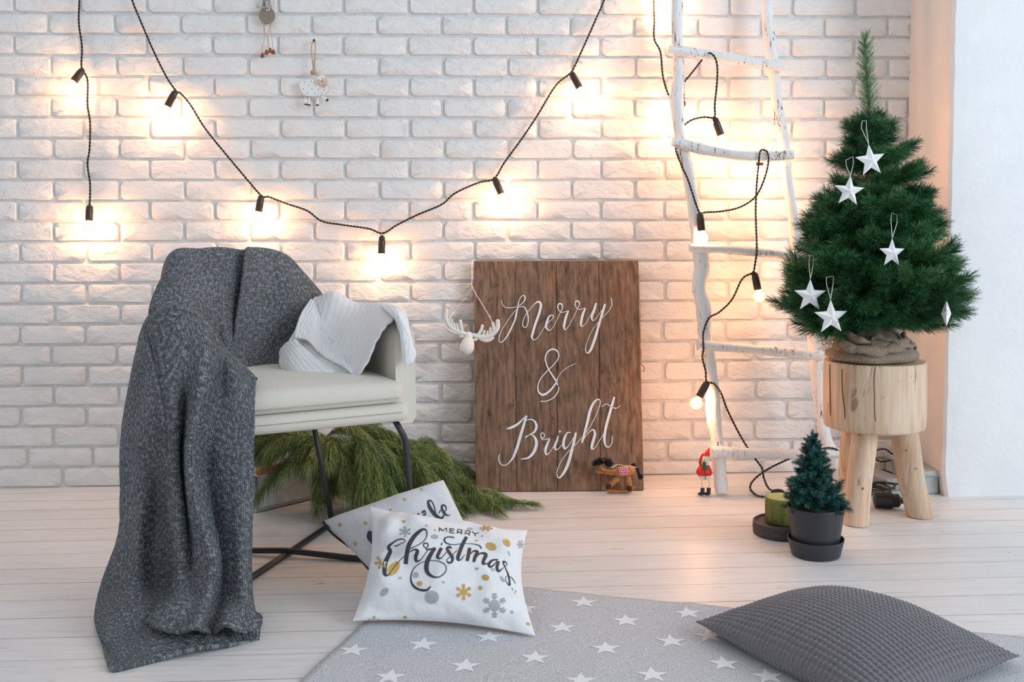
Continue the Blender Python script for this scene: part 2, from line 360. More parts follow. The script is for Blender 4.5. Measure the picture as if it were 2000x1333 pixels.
# strokes and blots laid on a surface: pixel positions are cast onto the real surface
def caster(o):
    dg = bpy.context.evaluated_depsgraph_get(); bpy.context.view_layer.update(); return BVHTree.FromObject(o, dg), o.matrix_world.copy()
def hit(bv, px, py, lift=0.0008):
    d = ray(px, py).normalized(); h = bv[0].ray_cast(CAM, d)
    if h[0] is None: return None
    n = h[1] if h[1].dot(d) < 0 else -h[1]
    return h[0]+n*lift
def stroke(mb, bv, pts, org, sc, lift=0.0008, sub=5, wk=1.0, mi=0, maxjump=0.05):
    if len(pts) == 2: sub = 3
    Q = cr(pts, sub); n = len(Q); prev = None
    for i in range(n):
        a = Q[max(i-1, 0)][:2]; b = Q[min(i+1, n-1)][:2]; t = b-a; L = math.hypot(*t)
        if L < 1e-6: continue
        nx, ny = -t[1]/L, t[0]/L; wd = max(Q[i][2], 1.5)*0.5*wk
        l = hit(bv, org[0]+(Q[i][0]+nx*wd)/sc, org[1]+(Q[i][1]+ny*wd)/sc, lift); r = hit(bv, org[0]+(Q[i][0]-nx*wd)/sc, org[1]+(Q[i][1]-ny*wd)/sc, lift)
        if l is None or r is None: prev = None; continue
        o = len(mb.v); mb.v += [tuple(l), tuple(r)]
        if prev is not None and (Vector(mb.v[prev])-l).length < maxjump: mb.f.append((prev, prev+1, o+1, o)); mb.mi.append(mi)
        prev = o
def blot(mb, bv, cx, cy, rx, ry, rot, org, sc, lift=0.0006, n=18, mi=0, shape=None, rings=3):
    def pt(x, y):
        c, s_ = math.cos(rot), math.sin(rot); return hit(bv, org[0]+(cx+x*c-y*s_)/sc, org[1]+(cy+x*s_+y*c)/sc, lift)
    c0 = pt(0, 0)
    if c0 is None: return
    rows = []
    for k in range(1, rings+1):
        row = []
        for j in range(n):
            a = 2*PI*j/n; q = 1.0 if shape is None else shape(a); p = pt(rx*k/rings*math.cos(a)*q, ry*k/rings*math.sin(a)*q)
            if p is None or (p-c0).length > 0.2: p = rows[-1][j] if rows else c0
            row.append(p)
        rows.append(row)
    fs = [(0, 1+(j+1) % n, 1+j) for j in range(n)]; vs = [c0]+[p for r_ in rows for p in r_]
    for k in range(rings-1):
        for j in range(n): fs.append((1+k*n+j, 1+k*n+(j+1) % n, 1+(k+1)*n+(j+1) % n, 1+(k+1)*n+j))
    mb.add(vs, fs, mi)
def flake(mb, bv, cx, cy, r, org, sc, sy=1.0, wd=10, mi=0, rot=0.0, arms=range(6)):
    for k in arms:
        a = rot+PI/3*k; c, s_ = math.cos(a), math.sin(a)
        def q(x, y): return (cx+(x*c-y*s_)*r, cy+(x*s_+y*c)*r*sy, wd)
        stroke(mb, bv, [q(0.05, 0), q(1, 0)], org, sc, mi=mi)
        for d, l in ((0.55, 0.28), (0.8, 0.22)):
            for sg in (-1, 1): stroke(mb, bv, [q(d-0.02, 0), q(d+l*0.75, sg*l*0.75)], org, sc, mi=mi)
        stroke(mb, bv, [q(0.25, 0), q(0.40, 0.22)], org, sc, mi=mi); stroke(mb, bv, [q(0.25, 0), q(0.40, -0.22)], org, sc, mi=mi)
# ------------------------------------------------------------------ floor
def struct(name, mb, mat, smooth=False):
    o = part(name, mb, mat, None, smooth); o['kind'] = 'structure'; return o
b = MB(); b.box((0, -1.9, -0.052), (7.4, 4.2, 0.06)); floor = struct('floor', b, M['gap'])
yl = [0.14, 0.04, -0.075, -0.185, -0.30, -0.41, -0.515, -0.635, -0.755, -0.875, -0.99, -1.105, -1.22, -1.335, -1.45, -1.565, -1.68, -1.80, -1.92, -2.04, -2.16, -2.5, -2.9, -3.4, -3.95]
for i in range(len(yl)-1):
    y0, y1 = yl[i], yl[i+1]; b = MB()
    b.box((0, (y0+y1)/2, -0.011), (7.3, (y0-y1)-(0.0016 if i%3 else 0.0032), 0.022))
    for k, v in enumerate(b.v): b.v[k] = (v[0], v[1]-0.003*v[0]*(1 if i < 30 else 0), v[2])
    b.mi = [0, 0, 1, 1, 1, 1]; o = part('plank', b, [M['plank'], M['gap']], floor, False)
# ------------------------------------------------------------------ brick wall
Z0, DZ, SX = 1.6643, -0.07299, -0.00958
b = MB(); xr = 1.62
b.add([(-3.2, 0.009, -0.03), (xr, 0.009, -0.03), (xr, 0.009, 2.75), (-3.2, 0.009, 2.75), (-3.2, 0.12, -0.03), (xr, 0.12, -0.03), (xr, 0.12, 2.75), (-3.2, 0.12, 2.75)],
      [(0, 1, 2, 3), (7, 6, 5, 4), (0, 4, 5, 1), (3, 2, 6, 7), (1, 5, 6, 2), (0, 3, 7, 4)])
wall = struct('wall_back', b, M['mortar'])
PH = {-1: 27, 0: 94, 1: 27, 2: 99, 3: 31, 4: 99, 5: 34, 6: 104, 7: 34, 8: 104, 9: 35, 10: 104, 11: 39, 12: 105, 13: 41, 14: 107, 15: 38, 16: 100.6, 17: 43, 18: 104.6, 19: 42, 20: 104, 21: 54, 22: 123}
BL_, BH_ = 0.2195, 0.0655
def brick_mesh(k):
    rnd = random.Random(100+k); mb = MB(); W, H = BL_/2, BH_/2; out = []
    rad = [rnd.uniform(0.006, 0.020) for _ in range(4)]
    for q, (sx, sz) in enumerate(((1, 1), (-1, 1), (-1, -1), (1, -1))):
        cx, cz = sx*(W-rad[q]), sz*(H-rad[q]); a0 = q*PI/2
        for j in range(4):
            a = a0+j*PI/6; out.append((cx+rad[q]*math.cos(a)+rnd.uniform(-.0008, .0008), cz+rad[q]*math.sin(a)+rnd.uniform(-.0012, .0012)))
    out.insert(4, (rnd.uniform(-.03, .03), H+rnd.uniform(-.0022, .0012))); out.insert(13, (rnd.uniform(-.03, .03), -H+rnd.uniform(-.0012, .0022)))
    n = len(out); vs = []
    for y, s in ((0.0125, 0.0), (0.0035, 0.0005), (-0.001, 0.0035)):
        for x, z in out: vs.append((x*(1-s/W), y+(rnd.uniform(-.0008, .0008) if y < 0 else 0), z*(1-s/H)))
    vs += [(-W*0.45, -0.0022+rnd.uniform(-.0006, .0006), 0), (W*0.45, -0.0022+rnd.uniform(-.0006, .0006), 0)]
    fs = [(i, (i+1) % n, (i+1) % n+n, i+n) for i in range(n)]+[(i+n, (i+1) % n+n, (i+1) % n+2*n, i+2*n) for i in range(n)]
    cl = 3*n; cr_ = 3*n+1
    for i in range(n):
        j = (i+1) % n; mx = (out[i][0]+out[j][0])/2; fs.append((2*n+i, 2*n+j, cr_ if mx > 0 else cl))
    # the two seams where the fan switches centre
    for i in range(n):
        j = (i+1) % n; h = (i-1) % n
        if ((out[h][0]+out[i][0])/2 > 0) != ((out[i][0]+out[j][0])/2 > 0): fs.append((2*n+i, cl, cr_) if out[i][1] < 0 else (2*n+i, cr_, cl))
    mb.add(vs, fs); me = mb.mesh('brick', M['brick'], True); me.set_sharp_from_angle(angle=math.radians(50)); return me
BM = [brick_mesh(k) for k in range(18)]
cand = []
rb = random.Random(5)
def proj(p):
    v = Vector(p)-CAM; z = v.dot(FW); return 1000+FPX*v.dot(RT)/z, CY-FPX*v.dot(UP)/z
for r in range(-5, 24):
    if r in PH: ph = PH[r]; x0 = P(ph, 25+40.4*r+20, 0).x
    else: x0 = P(27 if r % 2 else 94, 25, 0).x+rb.uniform(-.01, .01)
    step = 0.2292
    for k in range(-5, 18):
        xa = x0+k*step+0.0045; xb = xa+step-0.0095+rb.uniform(-.002, .002); xe = 1.575 if r < 4 else 1.56
        if xa < -2.5 or xa > xe-0.02: continue
        xb = min(xb, xe-0.005); cx = (xa+xb)/2
        zt = Z0+DZ*r+SX*cx-0.0035; zb = zt-0.073+0.0075
        if zt < 0.008: continue
        zb = max(zb, 0.002); cz = (zt+zb)/2
        px, py = proj((cx, 0, cz)); vis = -30 < px < 1770 and -12 < py < 975
        hid = (935 < px < 1245 and 525 < py < 930) or (330 < px < 560 and 520 < py < 940) or (540 < px < 740 and 640 < py < 960) or (1640 < px < 1780 and 430 < py < 830)
        cand.append((vis and not hid, rb.random()+(1 if abs(px) < 20 or py < 10 else 0), cx, cz, (xb-xa)/BL_, (zt-zb)/BH_, rb.randrange(18)))
vis = sorted([c for c in cand if c[0]], key=lambda c: c[1]); rest = [c for c in cand if not c[0]]+vis[298:]; vis = vis[:298]
tilt = math.atan(-SX)
for c in vis:
    o = link('brick', BM[c[6]], wall, (c[2], 0, c[3])); o.scale = (c[4], 1+rb.uniform(-.15, .15), c[5]); o.rotation_euler = (0, tilt+rb.uniform(-.004, .004), 0)
b = MB()
for c in rest:
    me = BM[c[6]]; b.add([(v.co.x*c[4]+c[2], v.co.y, v.co.z*c[5]+c[3]-SX*0+SX*v.co.x) for v in me.vertices], [tuple(p.vertices) for p in me.polygons])
o = part('brick_courses', b, M['brick'], wall, True, 50); o['kind'] = 'stuff'
# ------------------------------------------------------------------ pier on the right
def pier():
    b = MB(); rows = []; zs = [-0.02+2.77*i/60 for i in range(61)]
    for z in zs:
        t = z/1.72; xi = 1.545+0.022*t; xo = 1.511+0.028*t+0.004*noise.noise(Vector((0, 0, z*7)))+0.003*noise.noise(Vector((3, 0, z*30)))
        if z < 0.06: xo += 0.012*(1-z/0.06)
        rows.append([(xi, 0.10, z), (xi, 0.0, z), ((xi+xo)/2, -0.18, z), (xo+0.001, -0.362, z), (xo+0.010, -0.371+0.002*noise.noise(Vector((0, 5, z*25))), z), (xo+0.05, -0.372, z), (2.6, -0.366, z), (2.6, 0.10, z)])
    b.grid(np.array(rows)); n = 8; k = len(rows)
    b.f.append(tuple((k-1)*n+j for j in range(n))); b.mi.append(0)
    for i, f in enumerate(b.f):
        xs = [b.v[j][0] for j in f]; ys = [b.v[j][1] for j in f]
        b.mi[i] = 1 if max(xs) < 1.60 and min(ys) > -0.368 else 0
    me = b.mesh('wall_right', [M['plaster'], M['reveal']], False); o = link('wall_right', me); o['kind'] = 'structure'
pier()
b = MB(); b.box((1.492, -0.185, 0.033), (0.05, 0.30, 0.066)); b.box((1.488, -0.187, 0.070), (0.066, 0.315, 0.020))
o = bevel(struct('trim_1', b, M['trim']), 0.007, 3)
# ------------------------------------------------------------------ rug with stars
corner = Vector((-0.182, -1.015, 0)); e1 = Vector((0.945, -0.327, 0)); e2 = Vector((-0.30, -0.954, 0))
nr, nc = 90, 90; A = np.zeros((nr+1, nc+1, 3)); UV = np.zeros((nr+1, nc+1, 2))
for i in range(nr+1):
    for j in range(nc+1):
        s_, t_ = j/nc*1.5, i/nr*1.4; p = corner+e1*s_+e2*t_
        wv = 0.004*max(0, noise.noise(Vector((p.x*7, p.y*4, 1))))+0.0015*noise.noise(Vector((p.x*20, p.y*20, 3)))
        p.x += 0.004*noise.noise(Vector((p.x*6, p.y*6, 7))); A[i, j] = (p.x, p.y, 0.0045+wv+0.001)
b = MB(); b.grid(A[::-1]); rug = part('star_rug', b, M['rug']); solid(rug, 0.004, -1)
tag(rug, 'pale grey woven rug with white stars lying on the floorboards', 'rug')
bv = caster(rug)
stars = [(1140, 1177), (1024, 1189), (1223, 1213), (1343, 1199), (1098, 1226), (1311, 1253), (1183, 1267), (826, 1260), (690, 1271), (1045, 1286), (1414, 1297), (909, 1301), (1274, 1319), (762, 1323), (955, 1245), (1135, 1331), (1385, 1243), (1480, 1270), (1500, 1322)]
for k, (x, y) in enumerate(stars):
    c = G(x, y, 0.006); R_ = 0.0345; pts = []
    for j in range(10):
        a = PI/2+j*PI/5-0.08; r_ = R_ if j % 2 == 0 else R_*0.40
        pts.append((c.x+r_*math.cos(a)-0.000, c.y+r_*math.sin(a)*1.02))
    def dn(x_, y_):
        h_ = bv[0].ray_cast(Vector((x_, y_, 0.5)), Vector((0, 0, -1))); return (h_[0]+Vector((0, 0, 0.0007))) if h_[0] else Vector((x_, y_, 0.008))
    vs = [dn(c.x, c.y)]
    for q in (0.5, 1.0): vs += [dn(c.x+(p[0]-c.x)*q, c.y+(p[1]-c.y)*q) for p in pts]
    b = MB(); b.add(vs, [(0, 1+j, 1+(j+1) % 10) for j in range(10)]+[(1+j, 11+j, 11+(j+1) % 10, 1+(j+1) % 10) for j in range(10)])
    part('star', b, M['rugstar'], rug)
# ------------------------------------------------------------------ plank sign
TL, TR, BRc, BLc = P(925, 510, -0.045), P(1247, 509, -0.045), G(1258, 958, 0.003), G(929, 961, 0.003)
sx_ = (TR-TL).normalized(); sn = (TR-TL).cross(BLc-TL).normalized()
if sn.y > 0: sn = -sn
sign = thing('plank_sign', 'tall brown plank sign with white hand lettering leaning on the brick wall', 'sign', (BLc+BRc)/2)
cuts = [(0, 0), (0.248, 0.243), (0.500, 0.486), (0.757, 0.742), (1, 1)]
for k in range(4):
    g = 0.0012; t0, b0 = cuts[k]; t1, b1 = cuts[k+1]; W_ = (TR-TL).length
    poly = [TL.lerp(TR, t0+g), TL.lerp(TR, t1-g), BLc.lerp(BRc, b1-g), BLc.lerp(BRc, b0+g)]
    b = MB(); b.prism(poly, -sn, 0.019); bevel(part('board', b, M['sign'], sign, False), 0.0015, 1)
backc = (TL+TR+BLc+BRc)/4-sn*0.019
for t in (0.18, 0.82):
    a_ = TL.lerp(BLc, t)-sn*0.0195; c_ = TR.lerp(BRc, t)-sn*0.0195; b = MB(); d_ = (BLc-TL).normalized()*0.03
    a2 = a_.lerp(c_, 0.05); c2 = a_.lerp(c_, 0.95); b.prism([a2-d_, c2-d_, c2+d_, a2+d_], -sn, 0.010); part('batten', b, M['sign'], sign, False)
b = MB(); b.prism([TL, TR, BRc, BLc], -sn, 0.003); tmp = b.mesh('t', M['sign']); to = bpy.data.objects.new('t', tmp); COL.objects.link(to); bv = caster(to)
b = MB(); o3 = (960, 560); s3 = 2000/260
M1 = [(150,205,8),(165,270,10),(210,315,10),(300,320,10),(385,300,8),(460,255,12),(500,200,18),(505,160,20),(480,135,14),(440,160,10),(410,220,12),(395,310,18),(375,400,24),(362,465,24),(345,520,22),(290,640,24),(230,750,22),(180,815,16),(135,840,12),(112,810,12),(120,740,14),(160,640,10),(230,530,8),(310,420,8),(370,350,8),(430,305,8),(480,305,14),(520,350,18),(545,430,20),(552,510,14),(535,590,12),(500,615,12),(470,590,14),(475,520,12),(510,430,8),(580,340,8),(650,260,14),(710,230,30),(742,270,36),(730,350,36),(700,450,36),(650,590,36),(620,700,36),(605,760,28),(640,805,12),(700,760,8),(760,670,8),(800,600,8),(850,545,8),(910,490,8),(930,450,14),(905,430,14),(860,460,24),(830,540,34),(820,610,32),(855,657,16),(900,640,8),(950,570,8),(1000,460,8),(1035,390,10),(1065,320,14),(1055,270,22),(1020,258,20),(995,290,18),(1005,350,14),(1050,388,10),(1110,380,10),(1152,368,16),(1128,430,34),(1100,530,36),(1088,605,32),(1105,650,14),(1150,610,8),(1220,480,8),(1290,340,8),(1320,270,14),(1305,225,22),(1270,220,18),(1255,270,14),(1285,330,12),(1340,345,10),(1408,325,14),(1382,390,34),(1355,480,36),(1342,560,32),(1355,603,14),(1410,560,8),(1470,460,8),(1515,375,8)]
stroke(b, bv, M1, o3, s3)
stroke(b, bv, [(1572,250,26),(1545,340,34),(1512,430,36),(1505,480,28),(1525,512,14),(1570,480,8),(1620,410,8),(1665,345,8)], o3, s3)
stroke(b, bv, [(1705,262,32),(1680,350,34),(1640,480,36),(1600,620,36),(1560,760,40),(1520,880,40),(1480,970,34),(1437,1003,14),(1412,950,12),(1430,860,8),(1480,720,8),(1540,620,8),(1600,540,8),(1690,440,8),(1760,370,8),(1805,290,12),(1805,220,12),(1790,165,10)], o3, s3)
wd_ = part('painted_word', b, M['paint'], sign)
b = MB(); o4 = (960, 680); s4 = 1333/260
for q in ([(490,535,9),(560,530,9),(630,490,11),(668,430,11),(672,385,9)], [(848,155,4),(780,185,5),(710,235,5),(665,295,6),(650,340,14),(610,400,18),(560,450,22),(510,470,22),(472,440,16),(465,380,11),(490,310,10),(550,240,10),(620,170,9),(665,110,9),(672,60,11),(645,22,15),(600,15,15),(555,50,13),(538,110,12),(560,190,12),(600,260,15),(645,330,16),(662,375,13)]): stroke(b, bv, q, o4, s4)
part('painted_ampersand', b, M['paint'], sign)
b = MB()
for q in ([(155,810,14),(200,797,26),(260,765,24),(310,718,14),(345,680,12)], [(350,678,22),(320,780,26),(290,880,28),(255,1000,28),(220,1090,22),(175,1150,12),(130,1178,9),(90,1160,11),(72,1110,11),(80,1062,7)], [(330,740,7),(370,718,9),(420,725,15),(450,780,26),(430,840,20),(380,870,9),(340,900,9),(350,885,9),(400,870,9),(437,905,24),(450,960,30),(425,1040,30),(370,1100,20),(295,1113,9)],
          [(495,890,7),(520,905,10),(530,870,10),(505,850,10),(492,880,10),(510,920,8),(550,915,8),(580,912,12),(560,960,22),(540,1020,26),(547,1068,16),(580,1050,7),(630,970,6),(668,885,6)], [(668,880,12),(650,940,22),(632,990,22),(648,1022,11),(690,990,6),(722,940,6)], [(680,848,10),(685,836,20),(688,828,12)],
          [(795,850,9),(760,850,13),(732,900,24),(720,960,26),(732,1008,20),(770,980,7),(820,900,6)], [(845,848,20),(825,940,26),(800,1040,28),(770,1150,30),(730,1240,28),(682,1300,14),(657,1280,9),(660,1220,7),(700,1130,6),(760,1050,6),(840,970,6),(905,895,6)],
          [(905,950,20),(930,860,24),(960,740,26),(990,620,26),(1030,540,20),(1075,515,10),(1088,550,8),(1070,620,6),(1020,730,6),(950,850,6)], [(920,920,6),(970,850,7),(1020,820,16),(1035,870,26),(1012,950,28),(1003,1008,22),(1035,1000,7),(1080,930,6),(1130,850,6)],
          [(1230,490,18),(1205,580,24),(1170,700,26),(1140,820,26),(1130,920,24),(1147,985,15),(1180,990,9),(1205,950,8),(1208,880,6)], [(1100,590,6),(1150,562,7),(1200,590,9),(1250,605,7),(1290,575,5)]): stroke(b, bv, q, o4, s4)
part('painted_word', b, M['paint'], sign)
bpy.data.objects.remove(to)
b = MB()   # the twine threaded over the board's right top corner
b.tube([P(1236, 508, -0.050), P(1242, 525, -0.058), P(1249, 545, -0.055)], 0.0011, 5); part('twine', b, M['twine'], sign)
# ------------------------------------------------------------------ armchair
CC = Vector((-0.54, -0.824, 0)); cf = Vector((0.41, -0.912, 0)); crr = Vector((0.912, 0.41, 0))
def CL(r, f, z): return CC+crr*r+cf*f+Vector((0, 0, z))
chair = thing('armchair', 'beige linen armchair on thin dark metal legs under the throws', 'armchair', CC)
# wrap-around shell: left arm, back, right arm in one band
path = []; 
HW, HB, RR_ = 0.262, 0.275, 0.12
for f in np.linspace(0.255, -HB+RR_, 10): path.append((-HW, f))
for a in np.linspace(0, PI/2, 8)[1:]: path.append((-HW+RR_-RR_*math.cos(a), -HB+RR_-RR_*math.sin(a)))
for r in np.linspace(-HW+RR_, HW-RR_, 8)[1:]: path.append((r, -HB))
for a in np.linspace(PI/2, 0, 8)[1:]: path.append((HW-RR_+RR_*math.cos(a), -HB+RR_-RR_*math.sin(a)))
for f in np.linspace(-HB+RR_, 0.255, 10)[1:]: path.append((HW, f))
n = len(path); rows = []; th_ = 0.028
for i, (r, f) in enumerate(path):
    a = path[max(i-1, 0)]; c = path[min(i+1, n-1)]; t = Vector((c[0]-a[0], c[1]-a[1], 0)).normalized(); nn = Vector((-t.y, t.x, 0))   # local inward/outward
    k = max(0.0, min(1.0, (0.02-f)/0.27)); k = k*k*(3-2*k); kr = max(0.0, min(1.0, (0.19-r)/0.24)); kr = kr*kr*(3-2*kr); top = 0.645+0.150*k*kr - (0.012 if i in (0, n-1) else 0)
    fl = 0.035*k
    loop = []
    tt = th_*(0.75 if i in (0, n-1) else 1.0)
    for (u, z) in ((-1, 0.405), (-1, 0.50), (-1, 0.60), (-1, top-0.03), (-0.8, top-0.010), (-0.3, top), (0.3, top), (0.8, top-0.010), (1, top-0.03), (1, 0.60), (1, 0.50), (1, 0.405), (0.6, 0.395), (-0.6, 0.395)):
        lean = fl*(z-0.45)/0.35 if z > 0.45 else 0
        rr = r+nn.x*tt*u; ff = f+nn.y*tt*u-lean; loop.append(CL(rr, ff, z))
    rows.append([tuple(p) for p in loop])
b = MB(); b.grid(np.array(rows), closed=True); m_ = 14
b.f.append(tuple(range(m_))); b.mi.append(0); b.f.append(tuple((n-1)*m_+j for j in range(m_-1, -1, -1))); b.mi.append(0)
sh = bevel(part('shell', b, M['linen'], chair), 0.010, 3)
def slab(name, r0, r1, f0, f1, z0, z1, bev, crown=0.0, mat='linen', nn=14, par=chair, front_drop=0.0):
    b = MB(); N_ = nn
    def top(i, j):
        x = i/N_*2-1; y = j/N_*2-1; return crown*(1-x**4)*(1-y**4)
    V = {}; 
    for k in (0, 1):
        for i in range(N_+1):
            for j in range(N_+1):
                z = (z0 if k == 0 else z1+top(i, j)); z -= front_drop*(j/N_)**3*(1 if k else 0)
                V[k, i, j] = len(b.v); b.v.append(tuple(CL(r0+(r1-r0)*i/N_, f0+(f1-f0)*j/N_, z)))
    for i in range(N_):
        for j in range(N_):
            b.f.append((V[1, i, j], V[1, i, j+1], V[1, i+1, j+1], V[1, i+1, j])); b.f.append((V[0, i, j], V[0, i+1, j], V[0, i+1, j+1], V[0, i, j+1]))
    for i in range(N_):
        b.f.append((V[0, i, 0], V[1, i, 0], V[1, i+1, 0], V[0, i+1, 0])); b.f.append((V[0, i+1, N_], V[1, i+1, N_], V[1, i, N_], V[0, i, N_]))
        b.f.append((V[0, 0, i+1], V[1, 0, i+1], V[1, 0, i], V[0, 0, i])); b.f.append((V[0, N_, i], V[1, N_, i], V[1, N_, i+1], V[0, N_, i+1]))
    b.mi = [0]*len(b.f); o = part(name, b, M[mat], par); return bevel(o, bev, 5)
slab('seat_base', -0.262, 0.262, -0.25, 0.285, 0.398, 0.446, 0.020)
cush = slab('seat_cushion', -0.248, 0.248, -0.25, 0.290, 0.447, 0.503, 0.024, 0.016)
for nm, z, ff, rr, pr in (('piping', 0.462, 0.2915, 0.232, cush), ('stitching', 0.424, 0.2865, 0.245, chair)):
    b = MB(); b.tube([CL(-rr, ff-0.004, z), CL(-rr+0.01, ff, z), CL(rr-0.01, ff, z), CL(rr, ff-0.004, z)], 0.0010, 5); part(nm, b, M['seam'], pr)
LR = 0.0085
FRp = Vector((-0.181, -0.911, LR)); RRp = Vector((-0.458, -0.545, LR)); ctr = (FRp+RRp)/2
def mirror(p): d = p-CC; return CC+crr*(-d.dot(crr))+cf*d.dot(cf)+Vector((0, 0, p.z))
X_ = Vector((-0.541, -0.824, LR)); FLp = X_*2-RRp; RLp = X_*2-FRp; FLp.z = RLp.z = LR
def leg(foot, r, f, ztop, bend):
    t = CL(r, f, ztop); k = foot.lerp(t, bend); k2 = k+Vector(((foot-t).x*0.0, 0, 0))
    kn = Vector((foot.x+(t.x-foot.x)*0.42, foot.y+(t.y-foot.y)*0.42, ztop-0.06))
    q1 = t.lerp(kn, 0.75); q2 = kn.lerp(foot, 0.06); pts = [t]+[q1*(1-u)*(1-u)+kn*2*u*(1-u)+q2*u*u for u in np.linspace(0, 1, 7)]
    b = MB(); b.tube(pts+[tuple(kn.lerp(foot, q)) for q in (0.3, 0.6, 0.97)]+[tuple(foot)], LR, 10); part('leg', b, M['metal'], chair)
leg(FRp, 0.235, 0.235, 0.400, 0.9); leg(FLp, -0.235, 0.235, 0.400, 0.9); rt_ = P(611, 822, -.66); b = MB(); b.tube([rt_, rt_.lerp(RRp, .5), RRp], LR, 10); part('leg', b, M['metal'], chair); leg(RLp, -0.20, -0.20, 0.400, 0.9)
b = MB(); b.tube([FLp, X_, RRp], LR, 10); part('crossbar', b, M['metal'], chair)
b = MB(); b.tube([RLp, (RLp+X_)/2+Vector((0, 0, 0.0)), X_+Vector((0, 0, 0.010)), (FRp+X_)/2, FRp], LR, 10); part('crossbar', b, M['metal'], chair)
# ------------------------------------------------------------------ grey knitted throw
def patch(b, ctrl, sub=8, amp=0.004, fr=8, seed=0.0, amp2=0.0012, uvo=(0, 0), flip=False, rib=0, ra=0.0016, rv=False, dy=0.0):
    ctrl = [[(x, y, z+dy if z < 0 else z) for x, y, z in r_] for r_ in ctrl]
    A, UV = surf(ctrl, sub, amp, fr, seed, amp2)
    if rib:
        gx = np.gradient(A, axis=1); gy = np.gradient(A, axis=0); nn = np.cross(gx, gy); nn /= np.linalg.norm(nn, axis=2, keepdims=True)+1e-9
        a_ = UV[..., 1 if rv else 0]; w_ = np.abs(np.sin(a_*rib*PI))**0.7
        cab = (np.sin(a_*PI*rib/4.0) > 0.55)*np.sin(UV[..., 0 if rv else 1]*150+np.sign(np.sin(a_*rib*PI*2))*1.5)*0.5
        A = A+nn*(ra*(w_+cab))[..., None]
    UV = UV+np.array(uvo)
    b.grid(A[:, ::-1] if flip else A, UV[:, ::-1] if flip else UV)
b = MB()
# over the chair back, left of the pleat
patch(b, [[(305,640,-.60),(350,560,-.60),(400,530,-.56),(440,525,-.50),(478,528,-.46)],
          [(314,560,-.66),(338,505,-.66),(395,498,-.62),(440,496,-.57),(480,500,-.52)],
          [(318,545,-.72),(345,494,-.71),(398,489,-.66),(440,489,-.61),(482,488,-.57)],
          [(308,562,-.78),(352,512,-.75),(402,503,-.69),(442,503,-.64),(480,503,-.60)],
          [(297,590,-.84),(346,570,-.81),(405,560,-.74),(440,560,-.70),(474,560,-.635)],
          [(290,615,-.90),(358,618,-.88),(414,622,-.76),(440,625,-.735),(466,622,-.665)],
          [(294,650,-.96),(366,660,-.94),(425,665,-.78),(444,672,-.78),(462,680,-.70)],
          [(306,700,-1.0),(380,705,-.98),(436,700,-.86),(450,710,-.84),(466,720,-.80)],
          [(320,740,-1.0),(390,740,-1.0),(440,732,-.96),(462,742,-.92),(482,752,-.88)]], 8, 0.012, 11, 1.0)
# right of the pleat, lying over it
patch(b, [[(478,530,-.44),(520,530,-.44),(560,545,-.43),(600,575,-.42),(640,600,-.42)],
          [(480,497,-.50),(520,498,-.48),(560,513,-.47),(602,548,-.45),(630,582,-.45)],
          [(484,484,-.585),(524,488,-.55),(562,503,-.52),(600,542,-.49),(626,572,-.47)],
          [(482,500,-.625),(526,505,-.585),(566,520,-.55),(600,556,-.52),(626,588,-.50)],
          [(474,560,-.665),(520,560,-.62),(560,572,-.59),(592,592,-.56),(618,606,-.53)],
          [(464,622,-.70),(508,620,-.65),(548,628,-.62),(582,636,-.59),(604,640,-.565)],
          [(458,680,-.735),(498,680,-.685),(534,682,-.65),(564,680,-.625),(584,676,-.60)],
          [(462,728,-.80),(494,722,-.735),(524,722,-.70),(550,714,-.68),(566,704,-.65)],
          [(480,752,-.87),(502,746,-.79),(524,742,-.75),(545,734,-.72),(556,722,-.69)]], 8, 0.005, 8, 4.0, uvo=(0.8, 0.03))
# outer left fall, down to the spread on the floor
patch(b, [[(318,600,-0.765),(312,598,-0.865),(318,600,-0.965),(335,604,-1.045),(365,608,-1.085)],
          [(292,630,-0.785),(284,642,-0.895),(296,642,-1.015),(322,640,-1.095),(356,640,-1.125)],
          [(274,700,-0.840),(268,715,-0.960),(288,716,-1.055),(318,716,-1.135),(352,716,-1.155)],
          [(258,790,-0.860),(254,800,-0.980),(282,800,-1.075),(316,800,-1.145),(350,800,-1.165)],
          [(248,880,-0.900),(246,890,-1.000),(276,890,-1.105),(310,890,-1.135),(350,890,-1.175)],
          [(242,970,-0.950),(240,985,-1.040),(270,985,-1.170),(310,985,-1.145),(350,985,-1.185)],
          [(232,1050,-1.000),(230,1065,-1.080),(262,1065,-1.190),(306,1065,-1.155),(352,1065,-1.195)],
          [(208,1125,0.045),(212,1140,-1.130),(256,1140,-1.230),(304,1140,-1.185),(356,1140,-1.215),],
          [(188,1180,0.012),(200,1200,0.030),(248,1200,0.050),(300,1200,0.040),(360,1200,0.035)],
          [(186,1215,0.008),(202,1240,0.020),(256,1238,0.022),(330,1232,0.020),(500,1198,0.018)],
          [(200,1265,0.008),(222,1275,0.014),(280,1262,0.016),(370,1250,0.014),(508,1222,0.014)],
          [(214,1310,0.006),(240,1304,0.009),(300,1288,0.010),(400,1270,0.010),(506,1243,0.010)]], 8, 0.016, 9, 7.0, uvo=(1.7, 0.4))
# free-hanging back corner at far left
patch(b, [[(300,640,-.78),(290,640,-.84),(300,640,-.95)],[(268,760,-.80),(260,760,-.86),(280,760,-1.0)],[(250,880,-.82),(246,880,-.88),(268,880,-1.0)],[(240,980,-.84),(237,985,-.9),(262,985,-1.0)],[(240,1022,-.86),(240,1032,-.92),(262,1020,-1.0)]], 8, 0.006, 8, 2.0)
